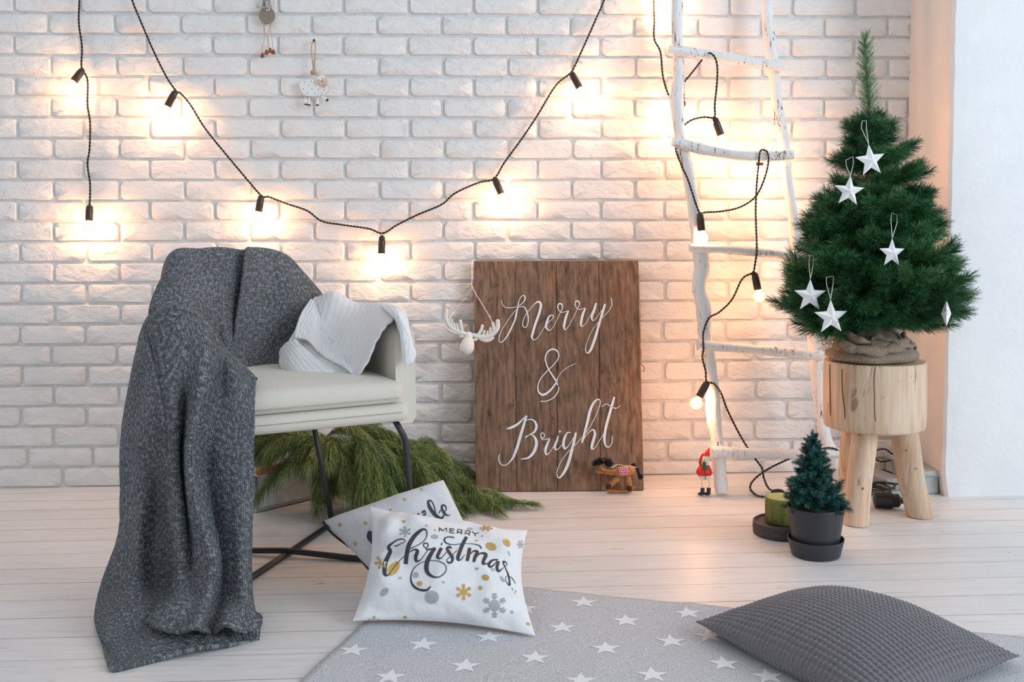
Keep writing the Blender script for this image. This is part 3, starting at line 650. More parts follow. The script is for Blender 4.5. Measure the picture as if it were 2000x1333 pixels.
# front fall over the arm
patch(b, [[(318,640,-.97),(338,618,-.97),(362,608,-.97),(392,622,-.95),(416,654,-.92),(438,684,-.90),(468,716,-.90),(495,742,-.95)],
          [(300,622,-1.03),(318,606,-1.04),(350,598,-1.05),(386,612,-1.04),(414,648,-1.02),(436,682,-1.01),(468,712,-1.02),(496,738,-1.06)],
          [(284,643,-1.10),(308,620,-1.14),(348,604,-1.16),(390,622,-1.17),(418,660,-1.14),(440,695,-1.13),(470,722,-1.14),(498,744,-1.155)],
          [(293,690,-1.16),(324,680,-1.20),(364,668,-1.225),(402,672,-1.23),(428,705,-1.17),(456,728,-1.185),(480,752,-1.18),(498,772,-1.185)],
          [(306,740,-1.19),(334,740,-1.22),(368,736,-1.22),(396,738,-1.25),(424,762,-1.19),(452,782,-1.20),(478,800,-1.20),(497,810,-1.20)],
          [(318,800,-1.20),(342,805,-1.23),(362,805,-1.19),(382,805,-1.28),(406,815,-1.21),(442,840,-1.21),(474,855,-1.215),(496,860,-1.215)],
          [(328,900,-1.23),(345,900,-1.235),(354,900,-1.18),(370,900,-1.32),(396,905,-1.21),(434,920,-1.225),(470,930,-1.235),(495,935,-1.225)],
          [(336,1000,-1.24),(352,1000,-1.255),(362,1000,-1.20),(386,1005,-1.34),(414,1010,-1.22),(442,1015,-1.235),(472,1020,-1.25),(491,1022,-1.235)],
          [(345,1080,-1.24),(356,1080,-1.27),(376,1085,-1.25),(414,1090,-1.34),(430,1095,-1.25),(450,1098,-1.255),(472,1100,-1.27),(489,1100,-1.25)],
          [(342,1150,-1.26),(352,1150,-1.30),(382,1155,-1.31),(408,1160,-1.345),(426,1165,-1.27),(448,1165,-1.28),(474,1165,-1.30),(492,1165,-1.27)],
          [(306,1190,-1.33),(330,1196,-1.38),(368,1200,-1.39),(394,1200,-1.41),(418,1204,-1.34),(444,1202,-1.37),(474,1200,-1.36),(498,1196,-1.33)],
          [(288,1212,-1.36),(316,1226,-1.41),(350,1232,-1.43),(384,1224,-1.45),(412,1234,-1.38),(440,1218,-1.42),(474,1230,-1.40),(506,1220,-1.36)]], 8, 0.007, 10, 11.0, uvo=(2.6, 0.1))
throw = part('knitted_throw', b, M['throw']); solid(throw, 0.009, 0)
def hem(ctrl, r):
    A = cr([PV(t) for t in ctrl], 8); b = MB(); b.tube(A, [r*(1+.12*math.sin(k*1.7)) for k in range(len(A))], 9)
    L_ = np.concatenate([[0], np.cumsum(np.linalg.norm(np.diff(A, axis=0), axis=1))]); n = 9
    for k in range(len(b.v)): b.uv[k] = ((k % n)*0.004, L_[k//n])
    return part('hem', b, M['throw'], throw)
hem([(286,643,-1.115),(292,690,-1.18),(306,740,-1.205),(318,800,-1.215),(328,900,-1.225),(336,1000,-1.235),(345,1080,-1.255),(340,1150,-1.28),(306,1195,-1.31),(291,1216,-1.325)], .0075)
hem([(284,645,-1.105),(306,621,-1.14),(348,604,-1.165),(390,621,-1.175),(418,659,-1.145),(440,694,-1.135),(470,721,-1.145),(498,743,-1.16)], .008)
hem([(480,494,-.50),(484,487,-.58),(481,502,-.64),(474,560,-.675),(464,622,-.71),(458,680,-.745)], .0065)
hem([(288,1213,-1.362),(316,1227,-1.412),(350,1233,-1.432),(384,1225,-1.452),(412,1235,-1.382),(440,1219,-1.422),(474,1231,-1.402),(506,1221,-1.362)], .0075)
tag(throw, 'chunky dark grey knitted throw draped over the armchair and trailing on the floor', 'throw')
# ------------------------------------------------------------------ white cable-knit blanket on the right arm
b = MB()
patch(b, [[(640,590,-.46),(668,596,-.50),(696,612,-.56),(730,616,-.64),(762,622,-.72),(778,632,-.86)],
          [(618,578,-.52),(650,570,-.56),(690,588,-.62),(732,592,-.70),(764,597,-.80),(776,612,-.92)],
          [(606,588,-.58),(648,582,-.63),(690,600,-.69),(728,604,-.77),(750,612,-.86),(768,622,-.955)],
          [(592,618,-.64),(636,622,-.69),(676,630,-.75),(712,632,-.82),(734,636,-.89),(750,640,-.96)],
          [(574,650,-.70),(620,658,-.75),(664,662,-.80),(700,666,-.86),(722,668,-.91),(734,668,-.95)],
          [(556,680,-.74),(600,690,-.79),(648,696,-.84),(688,700,-.88),(710,702,-.91),(722,702,-.94)],
          [(544,704,-.78),(590,716,-.83),(636,722,-.86),(674,724,-.89),(696,726,-.91),(706,728,-.93)],
          [(552,732,-.80),(586,736,-.85),(630,738,-.88),(664,738,-.895),(684,738,-.905),(692,738,-.92)]], 16, 0.013, 10, 3.0, rib=44, ra=.0022)
patch(b, [[(545,690,-.76),(552,678,-.775),(562,668,-.79),(575,664,-.80)],[(548,705,-.80),(562,700,-.82),(580,690,-.83),(598,684,-.83)],[(552,725,-.815),(575,722,-.845),(600,715,-.855),(625,708,-.86)],[(560,738,-.82),(590,740,-.86),(620,737,-.88),(655,726,-.885)]], 12, 0.005, 12, 8.0, uvo=(0.6, 0), rib=80, ra=.0018, dy=-.010)
patch(b, [[(608,585,-.60),(590,610,-.66),(580,640,-.71),(576,664,-.745)],[(618,600,-.64),(608,625,-.69),(600,650,-.73),(600,668,-.765)],[(632,640,-.71),(628,662,-.75),(624,680,-.79),(628,696,-.82)],[(660,675,-.80),(664,694,-.835),(668,710,-.865),(676,722,-.885)],[(690,710,-.875),(692,720,-.89),(692,730,-.90),(690,738,-.91)]], 14, 0.004, 12, 9.0, uvo=(0.9, 0), rib=80, ra=.0020, rv=True, dy=-.014)
patch(b, [[(740,598,-.70),(762,596,-.74),(780,604,-.78),(786,622,-.80)],
          [(744,598,-.80),(768,597,-.84),(788,608,-.86),(794,640,-.88)],
          [(752,604,-.90),(774,602,-.93),(794,622,-.95),(800,662,-.95)],
          [(762,612,-.965),(780,616,-.985),(798,650,-.98),(808,680,-.97)],
          [(776,634,-.985),(788,650,-.99),(804,680,-.985),(812,692,-.975)],
          [(782,664,-.985),(790,680,-.99),(800,700,-.99),(808,704,-.98)],
          [(784,696,-.985),(790,708,-.99),(794,712,-.99),(800,708,-.985)]], 14, 0.004, 12, 5.0, uvo=(1.4, 0), rib=60, ra=.0015)
wb = part('cable_knit_blanket', b, M['whiteknit']); solid(wb, 0.006, 0)
tag(wb, 'white cable knit blanket slung over the right arm of the armchair', 'blanket')
# ------------------------------------------------------------------ cushions
def pillow(name, c00, c10, c11, c01, thick, nf, N_=44, pinch=0.06, wr=0.006, seed=0.0, back=1.0, floor_z=None, waffle=None, pw=0.55):
    """corners in order; both faces in one closed mesh"""
    A = [np.array(c) for c in (c00, c10, c11, c01)]; n_ = np.cross(A[1]-A[0], A[3]-A[0]); n_ = n_/np.linalg.norm(n_)
    if np.dot(n_, np.array(nf)) < 0: n_ = -n_
    cen = sum(A)/4; b = MB()
    def base(u, v):
        p = (1-u)*(1-v)*A[0]+u*(1-v)*A[1]+u*v*A[2]+(1-u)*v*A[3]; 
        eu = 1-(2*u-1)**2; ev = 1-(2*v-1)**2; du = (2*u-1); dv = (2*v-1)
        q = ((1-u)*A[0]+u*A[1])*(1-v)+((1-u)*A[3]+u*A[2])*v
        cu = (A[0]+A[1]+A[2]+A[3])/4
        return p-(p-cu)*pinch*(eu*abs(dv)**3+ev*abs(du)**3)
    def prof(u, v): return (max(0, 1-(2*u-1)**2)**pw)*(max(0, 1-(2*v-1)**2)**pw)
    for side in (1, -1):
        G_ = np.zeros((N_+1, N_+1, 3)); UV = np.zeros((N_+1, N_+1, 2))
        for i in range(N_+1):
            for j in range(N_+1):
                u, v = j/N_, i/N_
                u2 = 0.5-0.5*math.cos(PI*u) if waffle is None else u; v2 = 0.5-0.5*math.cos(PI*v) if waffle is None else v
                p = base(u2, v2); h = thick*prof(u2, v2)*(1 if side > 0 else back)
                w_ = wr*noise.noise(Vector((u2*4+seed, v2*4, side*3.0)))*min(1, h/0.02)+wr*0.4*noise.noise(Vector((u2*11+seed, v2*11, side*5.0)))*min(1, h/0.02)
                wv_ = 0
                if waffle:
                    nu, nv, am = waffle; wv_ = am*(abs(math.sin(PI*nu*u2))**0.6*abs(math.sin(PI*nv*v2))**0.6-0.5)*min(1, h/0.012+0.4)
                p = p+n_*side*(h+w_+wv_)
                if floor_z is not None and p[2] < floor_z: p[2] = floor_z
                G_[i, j] = p; UV[i, j] = (u2, v2)
        b.grid(G_ if side > 0 else G_[:, ::-1], UV if side > 0 else UV[:, ::-1])
    me = b.mesh(name, M['cotton'], True)
    import bmesh
    bm = bmesh.new(); bm.from_mesh(me); bmesh.ops.remove_doubles(bm, verts=bm.verts, dist=0.0004); bmesh.ops.recalc_face_normals(bm, faces=bm.faces); bm.to_mesh(me); bm.free()
    me.polygons.foreach_set('use_smooth', [True]*len(me.polygons))
    return link(name, me)
# rear printed pillow
p2 = pillow('printed_pillow', P(632, 1018, -.97), P(866, 938, -.955), P(935, 1080, -1.04), P(745, 1136, -1.085), 0.055, (0, -1, 0.6), seed=3, back=0.5, floor_z=0.003, pinch=0.0, pw=0.45)
p2.data.materials[0] = M['cotton2']
tag(p2, 'rear light grey pillow with black edging and gold dots behind the Merry Christmas pillow', 'pillow')
bv = caster(p2); b = MB(); oR = (620, 930); sR = 1803/460
for q in ([(905,285,8),(895,240,9),(880,205,10),(862,190,12),(848,200,18),(858,240,26),(888,285,28),(925,320,28),(950,325,20),(968,300,10),(962,272,8),(942,266,8),(930,288,7)], [(958,288,6),(985,262,8),(978,232,12),(957,226,14),(952,250,18),(972,288,20),(998,305,10),(1015,298,6)], [(728,295,12),(745,305,14),(760,312,6),(772,290,12),(782,318,16),(800,322,8)], [(800,285,20),(820,270,14),(828,290,10),(812,310,24),(842,330,16)], [(412,425,40),(400,470,44),(440,520,30),(480,540,20)], [(790,338,10),(820,328,20),(850,332,24),(878,328,10)], [(438,625,26),(450,640,20)]): b = MB(); stroke(b, bv, q, oR, sR); part('printed_stroke', b, M['ink'], p2) if b.f else None
b = MB()
for x, y, rx, ry in ((172,375,14,16),(367,362,15,15),(290,520,14,16),(667,182,13,11),(797,102,14,5),(560,260,10,8)): b = MB(); blot(b, bv, x, y, rx, ry, 0, oR, sR); part('gold_dot', b, M['gold'], p2)
b = MB(); pc = [P(842, 948, -.80), P(632, 1018, -.93), P(745, 1138, -1.07)]
e_ = []; e_2 = [hit(bv, x, y, 0.001) for x, y in ((640,1010),(634,1018),(640,1028),(655,1042),(672,1058),(692,1076),(705,1090),(722,1108),(738,1125))]
pts = [p for p in e_ if p is not None]
eb = [Vector(p) for p in cr([P(632,1018,-.97), P(637,1030,-.975), P(655,1048,-.99), P(676,1064,-1.0), P(697,1080,-1.02), P(710,1100,-1.045), P(728,1121,-1.06), P(744,1136,-1.07)], 5)]
b.tube(eb, 0.0032, 7); part('piping', b, M['black'], p2)
# front printed pillow
p1 = pillow('printed_pillow', P(722, 990, -1.07), P(1030, 1036, -1.13), P(1046, 1243, -1.415), P(688, 1214, -1.318), 0.070, (0, -1, 0.6), seed=1, back=0.25, floor_z=0.0105, pinch=0.11, wr=0.022)
tag(p1, 'white Merry Christmas pillow with gold and grey dots lying on the rug', 'pillow')
bv = caster(p1); b = MB(); oP = (720, 1020); sP = 1777/320
ink = [[(765,108,9),(765,65,9)],[(765,65,9),(805,100,9)],[(805,100,9),(845,68,9)],[(845,68,9),(848,112,9)],[(880,75,9),(880,120,9)],[(880,75,9),(930,82,9)],[(880,97,9),(922,102,9)],[(880,120,9),(930,126,9)],
 [(962,130,9),(965,85,9)],[(965,85,8),(1000,88,9),(1015,103,9),(1000,116,9),(965,113,8)],[(995,115,9),(1015,138,9)],[(1045,140,9),(1055,97,9)],[(1055,97,8),(1090,101,9),(1103,116,9),(1088,128,9),(1050,125,8)],[(1080,130,9),(1098,152,9)],[(1122,108,9),(1150,132,9)],[(1193,122,9),(1150,132,9)],[(1150,132,9),(1162,160,9)],[(712,91,12),(724,92,12)],[(1224,156,12),(1237,158,12)],
 [(280,262,8),(300,262,12),(350,240,7),(395,215,8),(380,190,10),(320,195,12),(250,240,18),(218,275,32),(236,320,42),(215,370,44),(182,450,46),(172,520,46),(180,575,34),(212,578,12),(260,520,7),(330,430,7),(395,365,6),(430,300,5)],
 [(405,460,46),(412,380,44),(433,270,46),(480,180,44),(540,115,34),(595,82,20),(632,105,12),(622,180,9),(560,240,8),(480,280,7),(440,300,6)],[(445,330,8),(500,300,16),(532,320,34),(512,380,38),(522,428,26),(570,410,9),(620,340,8),(660,290,8)],
 [(625,295,8),(596,265,12),(603,235,14),(640,240,14),(642,272,12),(620,298,10),(665,302,16),(720,292,26),(690,330,40),(642,420,46),(627,500,46),(648,560,38),(700,595,22),(760,600,12),(820,560,11),(842,500,9),(810,450,9),(740,425,7),(640,425,7),(560,450,7),(490,510,9),(460,590,13),(467,660,20),(503,710,26),(560,738,26),(630,743,24),(675,700,12)],
 [(790,285,34),(762,340,36),(747,385,32),(782,400,12),(830,350,8),(868,300,7)],[(785,241,30),(797,245,30)],
 [(898,290,24),(872,272,22),(852,295,28),(878,340,32),(908,390,34),(900,438,22),(862,442,14),(850,412,8),(900,370,7),(960,310,6)],
 [(1062,165,34),(1022,240,38),(987,330,40),(967,405,34),(1000,412,12),(1042,360,6)],[(930,172,14),(862,165,11),(822,190,16),(840,230,16),(910,250,11),(1000,240,7),(1120,240,7),(1200,260,11),(1222,293,16)],
 [(1097,285,36),(1082,360,38),(1070,425,34)],[(1085,370,8),(1140,320,16),(1178,332,36),(1152,390,36),(1140,438,30)],[(1150,400,8),(1212,345,16),(1272,357,36),(1247,420,36),(1243,458,28),(1290,450,8),(1320,420,8)],
 [(1402,412,10),(1342,420,22),(1302,465,30),(1325,492,20),(1380,445,10),(1402,405,8)],[(1408,430,30),(1392,500,32),(1410,538,24),(1450,510,8),(1490,480,7)],
 [(1490,480,7),(1500,455,8),(1470,432,18),(1458,445,16),(1480,500,10),(1510,570,16),(1525,640,18),(1525,692,28)],[(1480,620,7),(1500,590,6),(1550,610,7),(1590,670,6)],[(1480,625,7),(1500,665,7),(1520,690,8)],[(1550,715,5),(1565,745,5)],[(1580,780,5),(1600,745,5)]]
for g0, g1, nm in ((0, 19, 'printed_word'), (19, len(ink), 'printed_word')):
    b = MB()
    for q in ink[g0:g1]: stroke(b, bv, q, oP, sP, lift=0.0011)
    part(nm, b, M['ink'], p1)
for x, y, rx, ry, ro in ((1327,268,62,42,.35),(1497,228,50,34,.9),(1268,605,42,32,.3),(553,670,31,28,0),(343,610,16,13,0),(395,1035,21,18,0),(1730,1108,26,16,.5),(1168,205,16,11,0),(380,-4,24,13,0)): b = MB(); blot(b, bv, x, y, rx, ry, ro, oP, sP); part('gold_dot', b, M['gold'], p1)
b = MB(); blot(b, bv, 270, 508, 92, 52, -0.9, oP, sP); part('gold_dot', b, M['gold'], p1)
for fx, fy, fr_, fsy, fw, fro, fa in ((1030,762,88,1,13,.5,range(6)),(1275,70,70,.45,9,.1,range(6)),(140,440,75,1,9,.9,range(4)),(1212,718,26,1,5,0,range(6))):
    b = MB(); flake(b, bv, fx, fy, fr_, oP, sP, fsy, fw, rot=fro, arms=fa); part('gold_snowflake', b, M['gold'], p1)
for x, y, rx, ry, ro in ((715,162,42,25,.1),(685,818,77,72,0),(170,762,56,34,-.8),(512,578,33,33,0),(812,655,17,14,0),(975,1105,18,20,0),(1175,508,22,15,0),(1345,520,25,17,.2),(1450,622,36,16,1.0),(1555,980,22,16,.8),(1100,76,34,12,.1),(628,40,13,7,0),(1520,342,30,8,1.2),(1615,1228,52,12,0)): b = MB(); blot(b, bv, x, y, rx, ry, ro, oP, sP); part('grey_dot', b, M['greyprint'], p1) if b.v else None
for fx, fy, fr_, fsy, fw, fro, fa in ((1365,908,132,1,17,.52,range(6)),(395,108,68,.85,9,.5,range(6)),(60,1095,72,1,18,-2.62,(0,1,2)),(1645,245,40,1.2,6,0,range(6))):
    b = MB(); flake(b, bv, fx, fy, fr_, oP, sP, fsy, fw, rot=fro, arms=fa); part('grey_snowflake', b, M['greyprint'], p1)
# waffle floor cushion
L_, R_, B_ = P(1358, 1215, -1.42), P(1992, 1282, -1.62), P(1640, 1158, -1.20); F_ = G(1715, 1392, 0.05)
p3 = pillow('waffle_cushion', L_, B_, R_, F_, 0.084, (0, 0, 1), N_=272, seed=9, back=0.85, floor_z=0.006, pinch=0.045, wr=0.003, waffle=(34, 40, 0.0060), pw=0.62)
p3.data.materials[0] = M['waffle']; tag(p3, 'big grey waffle textured floor cushion lying half on the star rug', 'cushion')
# ------------------------------------------------------------------ crate behind the chair
crate = thing('wooden_crate', 'white painted crate holding pine boughs under the armchair', 'crate', G(580, 985))
c0 = Vector((-.728, -.385, 0)); c1 = Vector((-.47, -.145, 0)); ex = (c1-c0).normalized(); ey = Vector((-ex.y, ex.x, 0)); Lc = 0.42; Wc = 0.25; Hc = 0.115
def cb(name, a, b_, t, z0, z1, mat='crate'):
    d = (b_-a); n = Vector((-d.y, d.x, 0)).normalized()*t; b = MB(); b.prism([a+Vector((0, 0, z0)), b_+Vector((0, 0, z0)), b_+n+Vector((0, 0, z0)), a+n+Vector((0, 0, z0))], (0, 0, 1), z1-z0); return bevel(part(name, b, M[mat], crate, False), 0.002, 2)
q0, q1, q2, q3 = c0, c0+ex*Lc, c0+ex*Lc+ey*Wc, c0+ey*Wc
cb('front_panel', q0, q1, 0.014, 0.004, Hc); cb('end_panel', q3, q0, 0.014, 0.004, Hc); cb('back_panel', q2, q3, 0.014, 0.004, Hc+0.05); cb('end_panel', q1, q2, 0.014, 0.004, Hc)
b = MB(); b.prism([q0+Vector((0, 0, .004)), q1+Vector((0, 0, .004)), q2+Vector((0, 0, .004)), q3+Vector((0, 0, .004))], (0, 0, 1), 0.01); part('base_panel', b, M['crate'], crate, False)
ofelt = MB(); pc_ = c0+ex*0.10+ey*0.05; ofelt.ball(pc_+Vector((0, 0, 0.085)), (0.05, 0.03, 0.045), 14, 8, bump=0.8); fo = part('felt_bundle', ofelt, M['orange'])
tag(fo, 'orange felt bundle poking out of the white crate', 'felt')
# ------------------------------------------------------------------ ladder of white painted branches
def yl_(py): return -0.285+0.175*(966-py)/966
def yr_(py): return -0.215+0.125*(945-py)/945
def limb(name, pts, wpx, yf, parent, mat='birch', jit=0.09, n=14, sub=5, knots=()):
    Q = cr([(x, y, w_) for (x, y), w_ in zip(pts, wpx)], sub); b = MB(); cen = [P(q[0], q[1], yf(q[1])) for q in Q]
    rs = [q[2]/2*pxs(c) for q, c in zip(Q, cen)]
    L0 = len(b.v); b.tube(cen, rs, n)
    for i in range(len(cen)):
        for j in range(n):
            v = Vector(b.v[i*n+j]); d = v-cen[i]; v += d*(jit*1.6*noise.noise(v*22)+jit*0.8*noise.noise(v*60)); b.v[i*n+j] = tuple(v)
    for (x, y, dx, dy, r1, r2) in knots:
        a = P(x, y, yf(y)); c = P(x+dx, y+dy, yf(y)-0.004); b.tube([a, a.lerp(c, .6), c], [r1*pxs(a), (r1*.6+r2*.4)*pxs(a), r2*pxs(a)], 9)
    return part(name, b, M[mat], parent, True, 60)
ladder = thing('branch_ladder', 'rustic ladder of white painted branches leaning on the brick wall', 'ladder', G(1500, 955))
limb('stile', [(1321,-60),(1322,-10),(1322,50),(1324,110),(1326,150),(1322,195),(1327,250),(1336,300),(1347,350),(1357,420),(1364,475),(1371,520),(1366,560),(1375,605),(1376,650),(1385,710),(1391,765),(1394,810),(1399,855),(1405,910),(1409,962)],
     [20,20,21,22,23,27,24,24,24,25,27,33,27,31,26,27,27,29,25,26,25], yl_, ladder, knots=[(1320,195,-12,-8,9,5),(1366,515,20,-12,9,3),(1368,575,-17,-8,9,3),(1390,770,10,14,8,3)])
limb('stile', [(1497,-60),(1498,-10),(1499,50),(1506,100),(1513,150),(1517,200),(1525,250),(1532,290),(1537,350),(1548,420),(1556,480),(1567,540),(1578,600),(1590,660),(1598,740),(1603,800),(1612,855),(1632,905),(1645,945)],
     [20,20,22,24,22,20,23,20,20,19,24,26,24,26,28,24,24,28,27], yr_, ladder, knots=[(1517,235,-12,10,7,3)])
rungs = [[(1307,97,20),(1380,107,20),(1460,120,21),(1530,132,18)], [(1314,276,20),(1370,291,22),(1450,304,20),(1500,306,22),(1548,303,19)], [(1347,484,16),(1440,489,18),(1520,499,19),(1572,506,17)], [(1363,675,20),(1440,680,18),(1530,688,20),(1606,697,18)], [(1387,883,23),(1480,886,20),(1560,887,19),(1646,884,18)]]
for rg in rungs:
    x0, x1 = rg[0][0], rg[-1][0]
    y_l = yl_(rg[0][1])-0.036; y_r = yr_(rg[-1][1])-0.034
    Q = cr(rg, 6); b = MB(); cen = [P(q[0], q[1], y_l+(y_r-y_l)*(q[0]-x0)/(x1-x0)) for q in Q]
    b.tube(cen, [q[2]/2*pxs(c) for q, c in zip(Q, cen)], 14)
    for i in range(len(cen)):
        for j in range(14):
            v = Vector(b.v[i*14+j]); d = v-cen[i]; b.v[i*14+j] = tuple(v+d*0.14*noise.noise(v*25))
    part('rung', b, M['birch'], ladder, True, 60)
# ------------------------------------------------------------------ string lights
def twist_mb(pts, r=0.0020, pitch=0.024):
    Q = [Vector(p) for p in cr(pts, 10)]; D = [Q[0]]
    acc = 0
    for i in range(1, len(Q)):
        seg = (Q[i]-Q[i-1]).length; k = max(1, int(round(seg/0.0032)))
        for t in range(1, k+1): D.append(Q[i-1].lerp(Q[i], t/k))
    b = MB(); T = []; n = len(D); s_ = 0; A = []; B_ = []
    nrm = Vector((0, 1, 0.02))
    for i in range(n):
        t = (D[min(i+1, n-1)]-D[max(i-1, 0)]).normalized(); nrm = (nrm-t*nrm.dot(t))
        nrm = nrm.normalized() if nrm.length > 1e-4 else Vector((1, 0, 0)); bn = t.cross(nrm)
        if i: s_ += (D[i]-D[i-1]).length
        a = 2*PI*s_/pitch; o = (nrm*math.cos(a)+bn*math.sin(a))*r*0.95; A.append(D[i]+o); B_.append(D[i]-o)
    b.tube(A, r, 6); b.tube(B_, r, 6); return b
def bulb_set(strand, sx, sy, ex, ey, Y, Yb=None, power=1.0, light=True, gl=None):
    a = P(sx, sy, Y); d = P(ex, ey, Y if Yb is None else Yb)-a; L_ = d.length; d.normalize(); rot = Vector((0, 0, 1)).rotation_difference(d).to_matrix()
    b = MB(); k = 0.0132
    b.lathe([(0.004, -0.006), (0.007, -0.003), (k*0.72, 0.0), (k*0.86, 0.003), (k*0.88, L_*0.22), (k, L_*0.25), (k, L_*0.30), (k*0.96, L_*0.31), (k*0.98, L_*0.97), (k*0.92, L_)], a, 18, rot=rot)
    part('socket', b, M['socket'], strand, True, 40)
    c = a+d*(L_+0.024); R_ = 0.0205; prof = [(0.0095, -0.027), (0.0105, -0.020)]+[(R_*math.sin(t), -R_*math.cos(t)+0.0) for t in np.linspace(0.62, PI-0.02, 12)]
    b = MB(); b.lathe(prof, c, 20, rot=rot); bo = part('bulb', b, M['bulb'], strand)
    b = MB(); fil = []
    for t in np.linspace(-1, 1, 13): fil.append(c+rot @ Vector((0.007*math.cos(t*9), 0.007*math.sin(t*9), t*0.008)))
    b.tube(fil, 0.0013, 6); part('filament', b, M['glow'], bo)
    if light:
        l = bpy.data.lights.new('bulb_light', 'POINT'); l.energy = BULB_W*power; l.color = BULB_COL; l.shadow_soft_size = 0.012
        o = bpy.data.objects.new('bulb_light', l); COL.objects.link(o); o.location = c; o.parent = bo
s1 = thing('string_lights', 'short string of bulbs hanging straight down at the far left of the wall', 'string lights', P(160, 0, -0.03), 'strings of warm bulbs')
YW = -0.028
pts = [P(155,-60,YW),P(155,0,YW),P(154,45,YW),P(160,90,YW),P(159,128,YW),P(163,139,YW),P(171,158,YW),P(171,205,YW),P(176,240,YW),P(175,290,YW),P(171,322,YW),P(176,360,YW),P(175,402,YW)]
part('cord', twist_mb(pts), M['cord'], s1)
bulb_set(s1, 161, 137, 144, 159, YW-0.02, YW-0.035, 0.5); bulb_set(s1, 175, 403, 174, 432, YW-0.012, YW-0.020, 1.05)
s2 = thing('string_lights', 'long string of bulbs swagged in a V across the middle of the wall', 'string lights', P(745, 455, -0.03), 'strings of warm bulbs')
pts = [P(x, y, YW) for x, y in ((240,-60),(258,0),(275,42),(300,100),(325,150),(345,179),(352,182),(372,205),(400,250),(440,300),(482,350),(511,383),(525,385),(560,398),(600,412),(628,432),(665,439),(720,447),(747,456),(775,440),(815,420),(862,400),(890,377),(935,357),(965,349),(985,318),(1020,270),(1050,225),(1085,168),(1113,144),(1122,130),(1145,80),(1165,35),(1180,0),(1200,-60))]
part('cord', twist_mb(pts), M['cord'], s2)
for (a, c, e, g, Y, pw) in ((342,180,327,208,-.042,1.1),(510,384,505,414,-.042,.85),(746,463,745,496,-.042,.75),(966,349,979,379,-.042,.9),(1117,144,1132,172,-.042,.85)): bulb_set(s2, a, c, e, g, Y, Y-0.006, pw)
s3 = thing('string_lights', 'string of bulbs wound round the white branch ladder down to the floor', 'string lights', P(1480, 300, -0.2), 'strings of warm bulbs')
def LP(x, y, off=0.0): return P(x, y, yl_(y)*(1-(x-1350)/220)+yr_(y)*((x-1350)/220)+off)
pa = [P(1277,-60,-.03),P(1277,0,-.03),P(1278,40,-.03),P(1278,76,-.032),P(1290,102,-.036),P(1295,150,-.04),P(1308,188,-.06),LP(1322,175,.03),LP(1345,150,.01),LP(1368,121,.02),LP(1376,110,.008),LP(1385,103,-.052),LP(1396,112,-.062),LP(1401,132,-.056),LP(1400,165,-.03),LP(1396,205,-.025),LP(1395,229,-.025),LP(1375,229,-.025),LP(1350,235,-.02),LP(1332,250,.0),LP(1325,268,.03),LP(1320,292,-.02),LP(1332,325,-.045),LP(1345,355,-.045),LP(1358,395,-.045),LP(1367,416,-.045)]
pa += [LP(1380,415,-.035),LP(1410,413,-.02),LP(1445,405,-.015),LP(1475,385,-.015),LP(1492,352,-.02),LP(1501,315,-.05),LP(1498,297,-.055),LP(1490,293,-.05),LP(1484,298,-.056),LP(1482,320,-.05),LP(1478,360,-.03),LP(1476,410,-.03),LP(1477,450,-.04),LP(1478,490,-.052),LP(1474,520,-.045),LP(1470,533,-.035)]
pa += [LP(1450,545,-.03),LP(1430,585,-.03),LP(1405,610,-.03),LP(1385,622,-.045),LP(1374,650,-.05),LP(1374,680,-.075),LP(1372,700,-.05),LP(1378,725,-.045),LP(1380,746,-.045),LP(1394,750,-.045),LP(1408,768,-.03),LP(1420,800,-.02),LP(1445,850,-.02),LP(1470,890,-.05),LP(1488,915,-.05),LP(1492,935,-.07),G(1500,953,.012),G(1510,960,.012)]
part('cord', twist_mb(pa), M['cord'], s3)
pb = [G(1530,962,.012),G(1548,968,.006),G(1580,972,.006),G(1640,975,.006)]; part('cord', twist_mb(pb), M['cord'], s3)
pc2 = [G(1500,972,.006),G(1478,968,.006),G(1465,953,.006),P(1474,936,-.29),P(1500,917,-.27),P(1530,902,-.26),P(1560,889,-.25),P(1600,878,-.255),P(1632,878,-.26),P(1665,905,-.20),P(1680,940,-.15),G(1700,950,.01)]
part('cord', twist_mb(pc2), M['cord'], s3)
b = MB(); q = G(1519, 962, 0.012); b.ball(q, (0.023, 0.012, 0.011), 16, 8); part('inline_switch', b, M['plug'], s3)
bulb_set(s3, 1396, 232, 1408, 264, LP(1400,232,-.02).y, LP(1400,232,-.02).y, 1.0)
bulb_set(s3, 1367, 418, 1370, 451, LP(1367,418,-.045).y, None, 0.6)
bulb_set(s3, 1484, 300, 1484, 324, LP(1484,300,.014).y, None, 1.15)
bulb_set(s3, 1474, 535, 1480, 566, LP(1474,535,-.03).y, None, 0.9)
bulb_set(s3, 1381, 748, 1366, 776, LP(1380,748,-.055).y, None, 1.0)
s4 = thing('string_lights', 'bulbs hidden behind the left post of the white ladder', 'string lights', P(1300, 0, -0.04), 'strings of warm bulbs')
pts = [P(1310,-70,-.03),P(1304,-50,-.03),P(1303,-30,-.03),P(1330,-5,-.03),P(1330,60,-.03),P(1335,140,-.03),P(1335,205,-.03)]; part('cord', twist_mb(pts), M['cord'], s4)
bulb_set(s4, 1303, -30, 1300, -2, -.045, None, 1.1); bulb_set(s4, 1335, 200, 1318, 226, -.045, None, 1.15)
